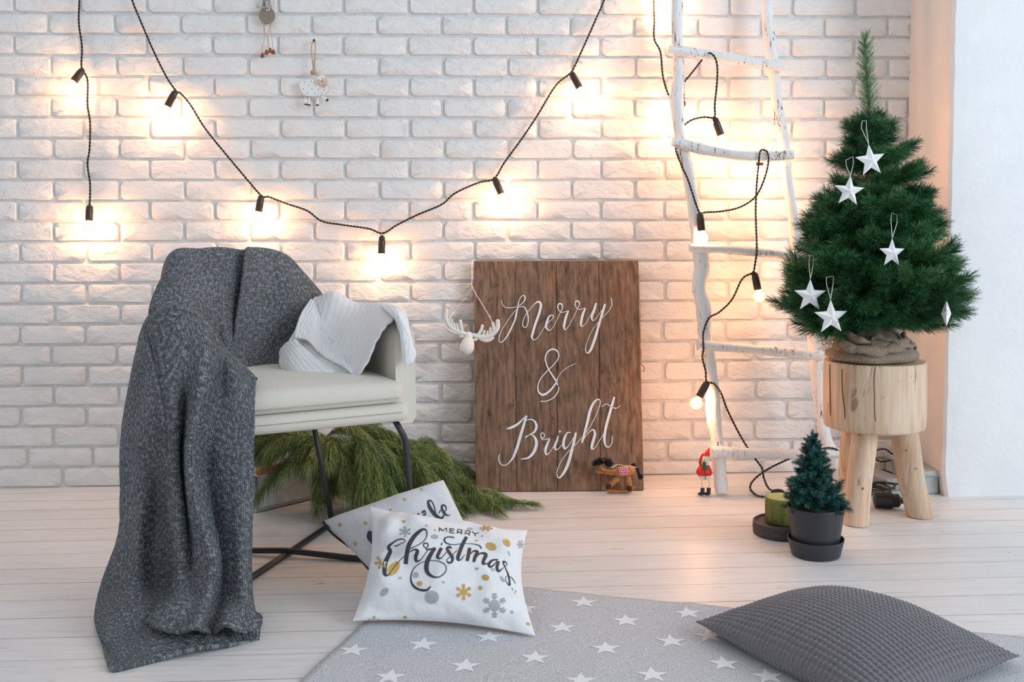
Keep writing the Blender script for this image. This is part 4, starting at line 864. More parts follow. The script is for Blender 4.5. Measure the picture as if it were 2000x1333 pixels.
# ------------------------------------------------------------------ needles
def brush(b, path, rn, ln, dens, ang, wd, droop=0.0, flat=1.0, rnd=None, tipboost=0.0, stem=0.002, twoseg=False, grav=0.0):
    Q = [Vector(p) for p in cr(path, 6)]; seg = [(Q[i+1]-Q[i]).length for i in range(len(Q)-1)]; tot = sum(seg)
    b.tube(Q, [stem*(1-0.5*i/len(Q)) for i in range(len(Q))], 5, mi=1)
    N_ = int(tot*dens)
    for k in range(N_):
        s_ = tot*(k+rnd.random())/N_; i = 0
        while i < len(seg)-1 and s_ > seg[i]: s_ -= seg[i]; i += 1
        p = Q[i].lerp(Q[i+1], min(1, s_/max(seg[i], 1e-6))); t = (Q[i+1]-Q[i]).normalized()
        a = rnd.uniform(0, 2*PI); up = Vector((0, 0, 1)) if abs(t.z) < .9 else Vector((1, 0, 0)); n1 = t.cross(up).normalized(); n2 = n1.cross(t)
        rad = n1*math.cos(a)+n2*math.sin(a)*flat
        th2 = ang*rnd.uniform(0.75, 1.25); f_ = k/N_
        if f_ > 0.93: th2 *= 0.5
        d = (t*math.cos(th2)+rad*math.sin(th2)).normalized(); L_ = ln*rnd.uniform(0.75, 1.15); L_ *= (0.8+0.2*math.sin(PI*min(1, f_*1.3+.1)))
        sd = d.cross(Vector((rnd.uniform(-1, 1), rnd.uniform(-1, 1), rnd.uniform(-1, 1)))).normalized()*wd/2; o = len(b.v)
        if twoseg:
            m_ = p+d*L_*0.5; e = p+d*L_+Vector((0, 0, -grav*L_*L_*10)); 
            b.v += [tuple(p-sd), tuple(p+sd), tuple(m_+sd), tuple(m_-sd), tuple(e)]
            b.f += [(o, o+1, o+2, o+3), (o+3, o+2, o+4)]; b.mi += [0, 0]
        else:
            e = p+d*L_; b.v += [tuple(p-sd), tuple(p+sd), tuple(e+sd*0.5), tuple(e-sd*0.5)]; b.f.append((o, o+1, o+2, o+3)); b.mi.append(0)
def branch_mesh(L_, seed, ln, dens, wd, ang, twigs, curl, name, mats_, stem=0.0022):
    rnd = random.Random(seed); b = MB(); path = [(L_*t, 0.015*rnd.uniform(-1, 1)*t, curl*L_*t*t) for t in (0, .33, .66, 1)]
    brush(b, [(p[0]*1.0+0.0, p[1], p[2]) for p in path], None, ln, dens, ang, wd, rnd=rnd, stem=stem)
    for k in range(twigs):
        t = 0.35+0.5*(k+rnd.random()*0.5)/max(1, twigs); s_ = 1 if k % 2 else -1; a = s_*rnd.uniform(0.5, 0.85); l = L_*(1.05-t)*rnd.uniform(0.7, 0.95)+0.02
        p0 = Vector((L_*t, 0, curl*L_*t*t)); d = Vector((math.cos(a), math.sin(a), 0.25*rnd.uniform(-0.4, 1)))
        brush(b, [p0, p0+d*l*0.5, p0+d*l+Vector((0, 0, curl*l*0.3))], None, ln, dens, ang, wd, rnd=rnd, stem=stem*0.7)
    return b.mesh(name, mats_, False)
def orient(d, roll=0.0):
    d = Vector(d).normalized(); x = d; up = Vector((0, 0, 1)) if abs(d.z) < .95 else Vector((0, 1, 0)); y = up.cross(x).normalized(); z = x.cross(y)
    m = Matrix((x, y, z)).transposed(); return (m @ Matrix.Rotation(roll, 3, 'X')).to_euler()
# ------------------------------------------------------------------ stump stool
SY = -0.600; sc_ = P(1708, 700, SY); zt = 0.487
stool = thing('stump_stool', 'round pale log stool with three stubby legs beside the white pier', 'stool', (sc_.x, SY, 0))
b = MB(); N_ = 56; rows = []
R0 = 0.1485; cx0 = sc_.x; 
for z, k in ((0.286, .93), (0.288, .965), (0.294, .985), (0.33, 1.0), (0.38, 1.003), (0.43, 1.0), (0.475, .998), (0.484, .99), (0.487, .975), (0.4872, .80), (0.4872, .45), (0.4872, .02)):
    row = []
    for j in range(N_):
        a = 2*PI*j/N_; rr = R0*k*(1+0.016*noise.noise(Vector((math.cos(a)*1.6, math.sin(a)*1.6, z*1.5)))+0.010*noise.noise(Vector((math.cos(a)*6, math.sin(a)*6, z))))
        row.append((cx0+rr*math.cos(a), SY+rr*math.sin(a), z))
    rows.append(row)
b.grid(np.array(rows), closed=True); b.f.append(tuple(range(N_))[::-1]); b.mi.append(0)
seat = part('seat', b, M['stump'], stool, True, 50); bv = caster(seat)
b = MB()
for q in ([(1711,702,1.2),(1709,722,1.7),(1707,748,1.2),(1708,776,1.5),(1708,800,1.1),(1710,824,.7)],): stroke(b, bv, q, (0, 0), 1, lift=0.0007)
part('drying_crack', b, M['crack'], seat)
b = MB(); stroke(b, bv, [(1621,700,.7),(1621,740,.6),(1622,790,.6),(1622,812,.5)], (0, 0), 1, lift=0.0007); part('drying_crack', b, M['crack'], seat)
b = MB(); stroke(b, bv, [(1645,702,.5),(1645,760,.5),(1650,800,1.0),(1650,818,.9)], (0, 0), 1, lift=0.0007); part('drying_crack', b, M['crack'], seat)
def sleg(top, bot, r0, r1, seed, kn=()):
    b = MB(); pts = [Vector(top).lerp(Vector(bot), t)+Vector((0.004*math.sin(t*5+seed), 0, 0)) for t in np.linspace(0, 1, 9)]; pts[-1].z = bot[2]
    n = 18; b.tube(pts, [r0+(r1-r0)*t for t in np.linspace(0, 1, 9)], n)
    for i in range(9):
        for j in range(n):
            v = Vector(b.v[i*n+j]); d = v-pts[i]; v += d*0.07*noise.noise(Vector((v.x*28, v.y*28, v.z*7+seed))); v.z = max(v.z, 0.002); b.v[i*n+j] = tuple(v)
    o = part('leg', b, M['stump'], stool, True, 50); bv = caster(o)
    for x, y, r in kn:
        b = MB(); blot(b, bv, x, y, r, r*1.25, 0.2, (0, 0), 1, lift=0.0008, n=10); 
        if b.v: part('knot', b, M['knot'], o)
fc = G(1674, 1024, .002); rc = G(1796, 1008, .002); lc = G(1655, 992, .002)
sleg((P(1686, 826, -.64).x, -.645, 0.290), fc, 0.0375, 0.0355, 1, [(1685, 955, 2.2), (1679, 848, 2.4)])
sleg((P(1762, 826, -.60).x, -.60, 0.290), rc, 0.0400, 0.0400, 2, [(1789, 916, 1.6), (1770, 880, 1.8)])
sleg((P(1668, 826, -.53).x, -.53, 0.290), lc, 0.034, 0.033, 3)
# ------------------------------------------------------------------ christmas tree in burlap
tree = thing('christmas_tree', 'small dark green Christmas tree in burlap on top of the log stool', 'Christmas tree', (sc_.x, SY, 0.488))
FM = [M['fir'], M['firstem']]
def TP(px, py): return P(px, py, SY)
trunk = [TP(1703, 672), TP(1702, 600), TP(1700, 480), TP(1698, 350), TP(1695, 240)]
b = MB(); b.tube(trunk, [0.014, 0.012, 0.009, 0.006, 0.003], 8); part('trunk', b, M['firstem'], tree)
b = MB(); rl = random.Random(3); brush(b, [TP(1696, 262), TP(1697, 200), TP(1691, 140), TP(1690, 95), TP(1690, 76)], None, 0.045, 4200, 0.80, 0.0012, rnd=rl, stem=0.0028)
me = b.mesh('leader', FM, False); link('leader', me, tree)
VAR = {}
for Ls in (0.07, 0.11, 0.15, 0.19, 0.23):
    VAR[Ls] = [branch_mesh(Ls, int(Ls*1000)+k*7, 0.040, 3300, 0.0013, 0.72, 2+int(Ls*18), 0.18, 'branch', FM) for k in range(3)]
levels = [(262, 36, 6, .7), (292, 46, 6, .5), (330, 70, 7, .42), (372, 86, 8, .35), (412, 102, 9, .3), (450, 128, 11, .25), (492, 140, 12, .2), (532, 152, 13, .15), (570, 172, 13, .10), (600, 172, 13, .04), (618, 120, 9, .0)]
rt = random.Random(21); az = 0.0
def tx(py): return 1698+5*(py-300)/350
for (py, rad, cnt, el) in levels:
    cnt = max(5, int(cnt*0.78))
    for k in range(cnt):
        az = 2*PI*(k+rt.uniform(-.25, .25))/cnt+py*0.37; x0 = TP(tx(py), py+8); x0.z += rt.uniform(-.012, .012)
        elv = el+rt.uniform(-.15, .15); d = Vector((math.cos(az)*math.cos(elv), math.sin(az)*math.cos(elv), math.sin(elv)))
        r_ = rad*pxs(x0)*rt.uniform(0.78, 1.04)*(1.04 if d.x > 0 else 0.92)
        key = min(VAR, key=lambda q: abs(q-r_)); me = VAR[key][rt.randrange(3)]; o = link('branch', me, tree)
        o.location = x0; s_ = r_/key; o.scale = (s_, 1, 1); o.rotation_euler = orient(d, rt.uniform(-.5, .5))
# a few named tips that shape the outline
for (tx_, ty_, y0, dy) in ((1884, 578, 628, -.02), (1878, 610, 640, -.03), (1850, 530, 590, .02), (1524, 596, 632, -.04), (1570, 640, 648, -.05), (1800, 372, 400, 0), (1793, 330, 375, .02), (1780, 290, 335, .0), (1810, 430, 470, -.02), (1572, 445, 490, 0), (1570, 490, 530, -.03), (1600, 392, 430, 0), (1640, 305, 330, -.02), (1660, 246, 275, 0), (1738, 250, 280, 0), (1862, 560, 600, -.05), (1545, 580, 610, -.02),
                          (1590, 620, 630, -.12), (1650, 632, 625, -.16), (1780, 630, 625, -.14), (1720, 615, 600, -.2), (1700, 540, 520, -.18), (1640, 520, 500, -.17), (1770, 560, 550, -.18), (1680, 430, 425, -.14), (1745, 470, 460, -.16), (1655, 600, 580, -.2), (1690, 620, 600, -.2), (1730, 380, 372, -.1)):
    x0 = TP(tx(y0), y0); e = P(tx_, ty_, SY+dy); d = e-x0; L_ = d.length*0.93; key = min(VAR, key=lambda q: abs(q-L_)); o = link('branch', VAR[key][rt.randrange(3)], tree)
    o.location = x0; o.scale = (L_/key, 1, 1); d.z -= 0.18*L_*0.6; o.rotation_euler = orient(d, 0)
# burlap
b = MB(); rows = []; bc = Vector((sc_.x-0.008, SY, 0))
N_ = 64
for i, (z, r_) in enumerate([(0.489, 0.10), (0.490, 0.128), (0.500, 0.137), (0.514, 0.132), (0.522, 0.117), (0.530, 0.110), (0.540, 0.116), (0.552, 0.108), (0.566, 0.085), (0.580, 0.06), (0.60, 0.045)]):
    row = []
    for j in range(N_):
        a = 2*PI*j/N_; q = Vector((math.cos(a)*1.7, math.sin(a)*1.7, z*22)); f_ = 1+0.13*noise.noise(q)+0.05*noise.noise(q*3)
        zz = z+0.010*noise.noise(Vector((math.cos(a)*2, math.sin(a)*2, i*0.9)))*(0 if i < 2 else 1); row.append((bc.x+r_*f_*math.cos(a), bc.y+r_*f_*math.sin(a), max(zz, 0.4885)))
    rows.append(row)
A = np.array(rows); b.grid(A, closed=True); bur = part('burlap_wrap', b, M['burlap'], tree); mm = bur.modifiers.new('s', 'SUBSURF'); mm.levels = mm.render_levels = 1
def roll_(name, pts, rs, mat='burlap', par=tree, fl=0.6):
    Q = cr([(*PV(p), r_) for p, r_ in zip(pts, rs)], 6); b = MB(); b.tube([q[:3] for q in Q], [q[3] for q in Q], 12, flat=1)
    for k, v in enumerate(b.v): v = Vector(v); b.v[k] = tuple(v+Vector((0, 0, 1))*0.012*noise.noise(v*38)+Vector((0, 0.009*noise.noise(v*70), 0.004*noise.noise(v*120))))
    return part(name, b, M[mat], par)
roll_('burlap_fold', [(1640,668,-.68),(1665,682,-.71),(1700,688,-.725),(1740,682,-.72),(1775,672,-.70),(1786,680,-.67)], [.006,.010,.012,.012,.010,.006])
roll_('burlap_fold', [(1700,660,-.68),(1730,662,-.70),(1755,672,-.715),(1770,664,-.70),(1764,652,-.67)], [.006,.009,.009,.009,.006])
roll_('burlap_fold', [(1650,652,-.67),(1680,664,-.70),(1705,672,-.70)], [.008,.011,.006])
b = MB(); rf = random.Random(8)
for k in range(150):
    x = rf.uniform(1603, 1636); y = rf.uniform(662, 692); a = rf.uniform(0, 6.28); pts = [P(x, y, -.66+rf.uniform(-.03, .03))]
    for q in range(3): a += rf.uniform(-1, 1); pts.append(pts[-1]+Vector((math.cos(a), rf.uniform(-.3, .3), math.sin(a)*.7))*0.007)
    for p in pts: p.z = max(p.z, .490)
    b.tube(pts, 0.0006, 3)
o = part('frayed_threads', b, M['twine'], tree); o['kind'] = 'stuff'
# folded paper stars
def pstar(px, py, rpx, Y, rot, yaw, loop, label, thin=0.013):
    Y -= .03; yaw = yaw*.6 if yaw < 1 else 1.15; c = P(px, py, Y); R_ = 1.10*rpx*pxs(c); b = MB(); vs = [Vector((0, -thin, 0)), Vector((0, thin, 0))]
    for j in range(10):
        a = PI/2+rot+j*PI/5; r_ = R_ if j % 2 == 0 else R_*0.42; vs.append(Vector((r_*math.cos(a), 0, r_*math.sin(a))))
    Rm = Matrix.Rotation(yaw, 3, 'Z'); vs = [c+Rm @ v for v in vs]
    fs = [(0, 2+j, 2+(j+1) % 10) for j in range(10)]+[(1, 2+(j+1) % 10, 2+j) for j in range(10)]
    b.add(vs, fs); o = part('paper_star', b, M['paper'], None, False); tag(o, label, 'ornament', 'paper stars on the Christmas tree')
    tip = vs[2]; b = MB(); pts = [tip]+[P(x, y, Y+dy) for x, y, dy in loop]+[tip]
    b.tube([pts[0], pts[0].lerp(pts[1], .5)]+pts[1:-1]+[pts[-1].lerp(pts[-2], .5), pts[-1]], 0.0009, 5); part('thread_loop', b, M['thread'], o)
pstar(1700, 314, 30, -.745, .12, .25, [(1682,250,.03),(1684,236,.06),(1692,236,.06),(1692,252,.03)], 'white paper star hanging highest on the Christmas tree')
pstar(1658, 374, 28, -.76, -.10, -.1, [(1653,325,.04),(1652,313,.07),(1666,306,.07),(1667,320,.04)], 'white paper star on the upper left of the tree, below the highest star')
pstar(1742, 495, 27, -.80, -.02, .35, [(1740,432,.04),(1741,416,.08),(1752,420,.08),(1752,436,.04)], 'white paper star hanging in the middle of the green tree')
pstar(1582, 578, 30, -.70, -.02, -.05, [(1580,520,.02),(1581,500,.05),(1589,500,.05),(1588,520,.02)], 'white paper star at far left of the tree, in front of the ladder')
pstar(1623, 620, 32, -.76, .02, .1, [(1614,555,.03),(1614,542,.06),(1628,540,.06),(1627,556,.03)], 'lowest front white paper star above the burlap')
pstar(1848, 613, 26, -.775, 0, 1.3, [(1843,548,.02),(1843,536,.05),(1851,545,.05),(1850,560,.02)], 'white paper star turned edge-on at the right of the tree')
# ------------------------------------------------------------------ potted mini tree, candle, disc
pcx = P(1593, 1075, -.905); PX, PY_ = pcx.x, -.905
pot = thing('potted_fir', 'tiny blue green artificial fir in an anthracite pot and saucer', 'potted plant', (PX, PY_, 0))
b = MB(); b.lathe([(0.060, 0.0015), (0.064, 0.003), (0.0745, 0.046), (0.0745, 0.048), (0.0725, 0.048), (0.062, 0.008), (0.02, 0.007)], (PX, PY_, 0), 48); part('saucer', b, M['pot'], pot, True, 40)
b = MB(); b.lathe([(0.054, 0.009), (0.058, 0.011), (0.0755, 0.128), (0.0762, 0.133), (0.0755, 0.135), (0.073, 0.134), (0.0695, 0.112), (0.01, 0.110)], (PX, PY_, 0), 48); part('pot', b, M['pot'], pot, True, 40)
b = MB(); b.tube([(PX, PY_, .11), (PX-.004, PY_, .22), (PX-.008, PY_, .325)], [.006, .005, .002], 7); part('stem', b, M['firstem'], pot)
MV = [branch_mesh(L_, 300+k, 0.013, 5200, 0.0011, 1.0, 2, 0.15, 'branch', [M['mini'], M['firstem']], 0.0012) for k, L_ in enumerate((0.045, 0.045, 0.065, 0.065))]
rm_ = random.Random(4)
for (z, r_, cnt, el) in ((.138, .070, 11, .10), (.150, .068, 11, .25), (.165, .062, 10, .3), (.182, .054, 9, .35), (.200, .050, 9, .4), (.218, .044, 8, .45), (.236, .038, 8, .5), (.254, .032, 7, .55), (.272, .026, 6, .6), (.290, .020, 5, .75), (.305, .016, 4, .9)):
    for k in range(cnt):
        a = 2*PI*(k+rm_.uniform(-.3, .3))/cnt+z*60; L0 = 0.065 if r_ > 0.04 else 0.045; rr = r_*rm_.uniform(.8, 1.1); e_ = el+rm_.uniform(-.2, .2)
        o = link('branch', MV[(2 if L0 > .05 else 0)+rm_.randrange(2)], pot); o.location = (PX-.008*(z-.11)/.2, PY_, z); s_ = rr/L0; o.scale = (s_, max(s_, .7), max(s_, .7)); o.rotation_euler = orient((math.cos(a)*math.cos(e_), math.sin(a)*math.cos(e_), math.sin(e_)), rm_.uniform(-1, 1))
b = MB(); brush(b, [(PX-.007, PY_, .295), (PX-.008, PY_, .315), (PX-.009, PY_, .338)], None, .011, 6000, .9, .001, rnd=rm_, stem=.0012); link('leader', b.mesh('leader', [M['mini'], M['firstem']], False), pot)
dc = P(1528, 1040, -.715); DX, DYv = dc.x, -.715
b = MB(); b.lathe([(0.078, 0.0015), (0.083, 0.004), (0.0845, 0.020), (0.083, 0.037), (0.078, 0.0395), (0.074, 0.037), (0.072, 0.034), (0.02, 0.0335)], (DX, DYv, 0), 56)
disc = tag(part('candle_plate', b, M['disc'], None, True, 40), 'round dark brown wooden candle plate on the floorboards', 'candle plate')
can = thing('candle', 'olive green pillar candle with carved leaf pattern on the dark round plate', 'candle', (DX, DYv, 0.035))
CR_ = 0.0480; cz0 = 0.0350; cz1 = 0.109
b = MB(); b.lathe([(0.02, cz0), (CR_-.003, cz0), (CR_, cz0+.003), (CR_, cz1-.004), (CR_-.002, cz1-.001)], (DX, DYv, 0), 56, cap=False); cb_ = part('wax_body', b, M['candle'], can)
b = MB(); b.lathe([(CR_-.0015, cz1-.002), (CR_-.004, cz1), (CR_-.010, cz1-.001), (.003, cz1-.0015)], (DX, DYv, 0), 56); part('wax_top', b, M['candletop'], can)
b = MB(); b.tube([(DX, DYv, cz1-.002), (DX, DYv, cz1+.006), (DX-.001, DYv, cz1+.010)], .0009, 6); part('wick', b, M['wick'], can)
b = MB()
for k in range(10):
    a0 = 2*PI*k/10
    def cp(da, z): a = a0+da; return (DX+(CR_+.0003)*math.cos(a), DYv+(CR_+.0003)*math.sin(a), z)
    b.tube([cp(0, cz0+.004), cp(0, cz1-.005)], .0009, 5)
    for q in range(5):
        z = cz0+.006+q*.012
        for s_ in (-1, 1):
            b.tube([cp(0, z), cp(s_*.15, z+.008), cp(s_*.29, z+.015)], .0010, 5) if z+.015 < cz1-.003 else None
o = part('leaf_relief', b, M['candle'], cb_)
# ------------------------------------------------------------------ floor cable clutter behind the stool
pw_ = thing('power_strip', 'white power strip with black cables behind the stool', 'power strip', G(1745, 965))
b = MB(); c1_ = Vector((1.365, -.17, .022)); b.box(c1_, (.075, .24, .04), Matrix.Rotation(.25, 3, 'Z')); bevel(part('body', b, M['strip'], pw_, False), .005, 3)
ad = thing('power_adapter', 'black plug adapter lying on the boards between the stool legs', 'plug', G(1742, 975))
b = MB(); q = Vector(G(1738, 978, .026)); rx = Matrix.Rotation(PI/2, 3, 'Y') @ Matrix.Rotation(.2, 3, 'X'); b.lathe([(.012, -.05), (.024, -.046), (.0255, -.01), (.0255, .006), (.021, .008), (.021, .026), (.010, .034), (.008, .055)], q, 20, rot=rx); part('housing', b, M['plug'], ad, True, 40)
cc_ = thing('coiled_cable', 'tangle of black cable on the floor between the stool legs', 'cable', G(1720, 965))
rc_ = random.Random(12)
for k in range(4):
    c = G(1700+k*8, 962, .008); pts = [c+Vector((.05*math.cos(a)*rc_.uniform(.7, 1.2), .05*math.sin(a)*rc_.uniform(.6, 1.1), .006*k+rc_.uniform(0, .008))) for a in np.linspace(rc_.random()*6, 6.2+rc_.random()*6, 10)]
    part('cable', twist_mb(pts, .0018, .02), M['cord'], cc_)
pts = [P(1700,900,-.12),P(1710,882,-.10),P(1728,878,-.08),P(1742,888,-.08),P(1744,895,-.09),P(1730,902,-.10),P(1714,900,-.10),P(1706,890,-.08)]; part('cable', twist_mb(pts, .0018, .02), M['cord'], cc_)
pts = [P(1690,921,-.14),P(1712,918,-.12),P(1735,922,-.12),P(1748,930,-.14),G(1760,945,.03)]; part('cable', twist_mb(pts, .0018, .02), M['cord'], cc_)
b = MB(); q = P(1744, 893, -.09); b.ball(q, (.011, .012, .016), 10, 6); part('connector', b, M['plug'], cc_)
# ------------------------------------------------------------------ pine boughs
def bough(name, label, path, tw, seed, dens=2500, ln=0.060, maxl=0.2):
    rnd = random.Random(seed); t = thing(name, label, 'pine bough', PV(path[0]), 'cut pine boughs under the armchair')
    pp = [PV(p) for p in path]; b = MB(); brush(b, pp, None, ln, dens, 0.62, 0.0013, rnd=rnd, stem=0.0032, twoseg=True, grav=1.0)
    for k, v in enumerate(b.v): 
        if v[2] < 0.003: b.v[k] = (v[0], v[1], 0.003+0.001*rnd.random())
    link('stem_with_needles', b.mesh('stem_with_needles', [M['pine'], M['pinestem']], False), t)
    Q = [Vector(p) for p in cr(pp, 6)]
    for k in range(tw):
        i = int((0.12+0.75*k/tw)*(len(Q)-1)); d = (Q[min(i+2, len(Q)-1)]-Q[max(i-1, 0)]).normalized(); s_ = 1 if k % 2 else -1
        side = d.cross(Vector((0, 0, 1))).normalized()*s_; dd = (d*0.8+side*rnd.uniform(.4, .8)+Vector((0, 0, rnd.uniform(-.35, .3)))).normalized(); l = maxl*rnd.uniform(.5, 1)
        e = Q[i]+dd*l+Vector((0, 0, -.03*rnd.random())); e.z = max(e.z, .02); m_ = Q[i]+dd*l*.5; m_.z = max(m_.z+.008, .02)
        if e.y > -.03: e.y = -.03-.02*rnd.random()
        b = MB(); brush(b, [Q[i], m_, e], None, ln, dens, 0.55, 0.0013, rnd=rnd, stem=0.002, twoseg=True, grav=1.0)
        for kk, v in enumerate(b.v):
            if v[2] < 0.003 or v[1] > -.004: b.v[kk] = (v[0], min(v[1], -.004), max(v[2], 0.003+0.001*rnd.random()))
        link('twig', b.mesh('twig', [M['pine'], M['pinestem']], False), t)
bough('pine_bough', 'pine bough reaching farthest right, tip on the floor before the sign', [(750,872,-.36),(830,905,-.36),(905,950,-.36),(955,978,.03),(1040,984,.022)], 9, 1, maxl=.14)
bough('pine_bough', 'pine bough resting against the bricks left of the brown sign', [(700,850,-.22),(780,862,-.16),(860,892,-.13),(925,930,-.14)], 9, 2)
bough('pine_bough', 'pine bough sweeping low on the floor just behind the printed pillows', [(690,890,-.40),(770,935,-.40),(850,965,-.38),(915,990,.03)], 9, 3)
bough('pine_bough', 'pine bough hanging down behind the front right chair leg', [(690,848,-.46),(722,880,-.50),(750,930,-.50),(765,985,-.50)], 9, 4)
bough('pine_bough', 'pine bough drooping between the two right chair legs', [(640,850,-.44),(665,880,-.50),(692,930,-.50),(705,985,-.50)], 9, 5)
bough('pine_bough', 'pine bough spilling left over the corner of the white crate', [(625,860,-.46),(575,852,-.47),(530,862,-.46),(508,895,-.44)], 8, 6)
bough('pine_bough', 'pine bough hanging over the front of the crate beside the orange felt', [(650,860,-.46),(610,870,-.49),(585,885,-.46),(590,920,-.42)], 8, 7)
bough('pine_bough', 'pine bough right under the seat edge near the grey throw', [(640,855,-.34),(580,848,-.32),(530,846,-.32),(490,860,-.34)], 8, 8)
bough('pine_bough', 'pine bough highest in the heap, right of the rear chair leg', [(640,850,-.34),(680,838,-.34),(730,842,-.32),(790,870,-.32)], 9, 9)
bough('pine_bough', 'pine bough in the middle of the heap between leg and brick wall', [(660,920,-.32),(740,905,-.26),(810,925,-.24),(880,960,-.26)], 9, 10)
bough('pine_bough', 'pine bough dipping behind the top corner of the rear printed pillow', [(740,860,-.40),(800,895,-.42),(850,940,-.42),(880,985,.03)], 9, 11)
bough('pine_bough', 'pine bough behind the rear chair leg, under the middle of the seat', [(600,850,-.30),(625,880,-.34),(640,900,-.36),(645,930,-.36)], 9, 12)
bough('pine_bough', 'pine bough filling the gap between the crate and the rear pillow', [(690,850,-.30),(700,890,-.36),(720,930,-.38),(740,975,-.38)], 9, 13)
# ------------------------------------------------------------------ small hanging things and figures
def Zm(ox, oy, s, Y): return lambda x, y, d=0.0: P(ox+x/s, oy+y/s, Y+d)
def outline(z, pts, t, sub=3, d=0.0): 
    Q = cr(pts, sub, True) if sub > 1 else pts; return [z(q[0], q[1], d) for q in Q], t
def pris(name, z, pts, t, mat, par, sub=3, d=0.0, bev=0.001):
    b = MB(); b.prism(outline(z, pts, t, sub, d)[0], (0, 1, 0), t); return bevel(part(name, b, M[mat], par, False), bev, 2)
def tub(name, z, pts, r, mat, par, n=8, sub=4, s=8.333):
    b = MB(); Q = cr([(p[0], p[1], p[2] if len(p) > 2 else 0) for p in pts], sub); R_ = cr([(r_,) for r_ in (r if isinstance(r, (list, tuple)) else [r]*len(pts))], sub)[:, 0]
    b.tube([z(*q) for q in Q], [max(.0003, r_/s*pxs(z(Q[0][0], Q[0][1]))) for r_ in R_], n); return part(name, b, M[mat], par)
def nail(z, x, y, par, dy): b = MB(); c = z(x, y, 0); b.ball(c, .0045, 10, 6); b.tube([c, (c.x, 0.0, c.z)], .0015, 6); part('nail', b, M['black'], par)
# moose head
z = Zm(850, 560, 8.333, -0.150)
mo = thing('moose_head', 'white moose head ornament hanging at the left edge of the plank sign', 'ornament', z(540, 900))
def ell(name, z, x, y, d, rx, ry, rz, mat, par, s=8.333, bump=0, rot=0): 
    b = MB(); c = z(x, y, d); k = pxs(c)/s; b.ball(c, (rx*k, ry*k, rz*k), 20, 14, rot=Matrix.Rotation(rot, 3, 'Y'), bump=bump); return part(name, b, M[mat], par)
b = MB(); k8 = pxs(z(500, 900))/8.333
prof = []
for yy, rx, d in ((735, 8, .004), (745, 42, .002), (775, 60, 0), (815, 68, -.002), (850, 78, -.004), (890, 98, -.008), (940, 114, -.012), (1000, 119, -.014), (1050, 108, -.014), (1090, 80, -.012), (1112, 45, -.012), (1121, 8, -.012)):
    cxm = 548-(yy-735)*0.12; row = [z(cxm, yy, d)+Vector((rx*k8*math.cos(a), rx*k8*.85*math.sin(a), 0)) for a in np.linspace(0, 2*PI, 21)[:-1]]; prof.append([tuple(p) for p in row])
b.grid(np.array(prof), closed=True); b.f.append(tuple(range(20))); b.f.append(tuple(220+j for j in range(20))[::-1]); b.mi += [0, 0]; part('head', b, M['moose'], mo)
def ant(name, segs):
    b = MB()
    for pts, r in segs:
        Q = cr([(p[0], p[1]) for p in pts], 4); R_ = cr([(q,) for q in r], 4)[:, 0]; n = len(Q); P3 = [z(q[0], q[1], 0) for q in Q]
        b.tube(P3, [q*k8 for q in R_], 10); b.ball(P3[-1], R_[-1]*k8*1.02, 10, 6)
    part(name, b, M['moose'], mo)
ant('antler', [([(560,800),(640,795),(720,820),(850,820),(960,745),(1015,660),(1018,565)],[30,34,42,44,44,40,34]),([(700,780),(745,720),(768,640)],[26,26,24]),([(770,800),(790,760),(802,722)],[20,20,17]),([(830,800),(845,760),(852,732)],[20,19,17]),([(890,780),(897,730),(895,680)],[22,20,18]),([(955,740),(950,660),(935,590)],[30,28,20]),([(680,800),(760,860),(860,878),(940,838)],[28,34,30,22])])
ant('antler', [([(540,790),(480,770),(380,735),(280,680),(205,600),(172,490),(186,385)],[30,34,36,34,34,32,26]),([(450,760),(425,660),(410,562)],[26,26,26]),([(385,730),(365,670),(348,615)],[20,20,17]),([(330,705),(315,650),(298,600)],[20,20,17]),([(270,660),(262,600),(275,545)],[22,20,18]),([(215,600),(235,500),(298,432)],[26,24,15]),([(440,765),(310,745),(220,705),(178,665)],[28,30,28,20])])
ell('ear', z, 425, 812, -.004, 42, 22, 24, 'moose', mo); ell('ear', z, 650, 865, -.004, 42, 22, 24, 'moose', mo)
tub('string', z, [(925,575),(900,520),(880,480),(740,250),(605,15,.01),(600,-150,.03),(598,-300,.06),(605,-410,.098),(625,-420,.112)], 7, 'thread', mo, 5)
tub('string', z, [(605,15,.01),(500,170,.01),(400,290,.01),(300,420,.0)], 4, 'thread', mo, 5)
b = MB(); b.ball(z(885, 490), .0035, 8, 6); b.ball(z(605, 15, .01), .003, 8, 6); part('knot', b, M['thread'], mo)
# sheep
z = Zm(560, 60, 8.333, -0.030)
sp = thing('sheep_ornament', 'white wooden sheep with black dots hanging from twine on the bricks', 'ornament', z(430, 930))
bo = pris('body', z, [(200,880),(240,820),(320,792),(460,790),(560,815),(635,880),(660,960),(610,1015),(545,1058),(420,1066),(300,1056),(245,1000),(215,935)], .010, 'sheepw', sp)
for x, y in ((290,838),(397,823),(352,892),(467,890),(267,946),(411,950),(517,954),(605,965),(334,1018),(456,1022),(567,1015),(560,1058)):
    b = MB(); b.ball(z(x, y, -.0005), (.0016, .0008, .0016), 8, 5); part('dot', b, M['black'], bo)
hd = pris('head', z, [(520,790),(600,760),(655,790),(665,860),(640,905),(600,922),(555,895),(530,850)], .008, 'face', sp, d=-.009)
pris('ear', z, [(455,840),(490,800),(525,810),(515,850),(475,858)], .004, 'face', sp, d=-.007)
b = MB()
for x, y, r in ((520,775,30),(550,750,30),(585,745,28),(545,785,24),(600,765,20)): b.ball(z(x, y, -.010), r*k8, 10, 6)
part('wool_tuft', b, M['sheepw'], sp)
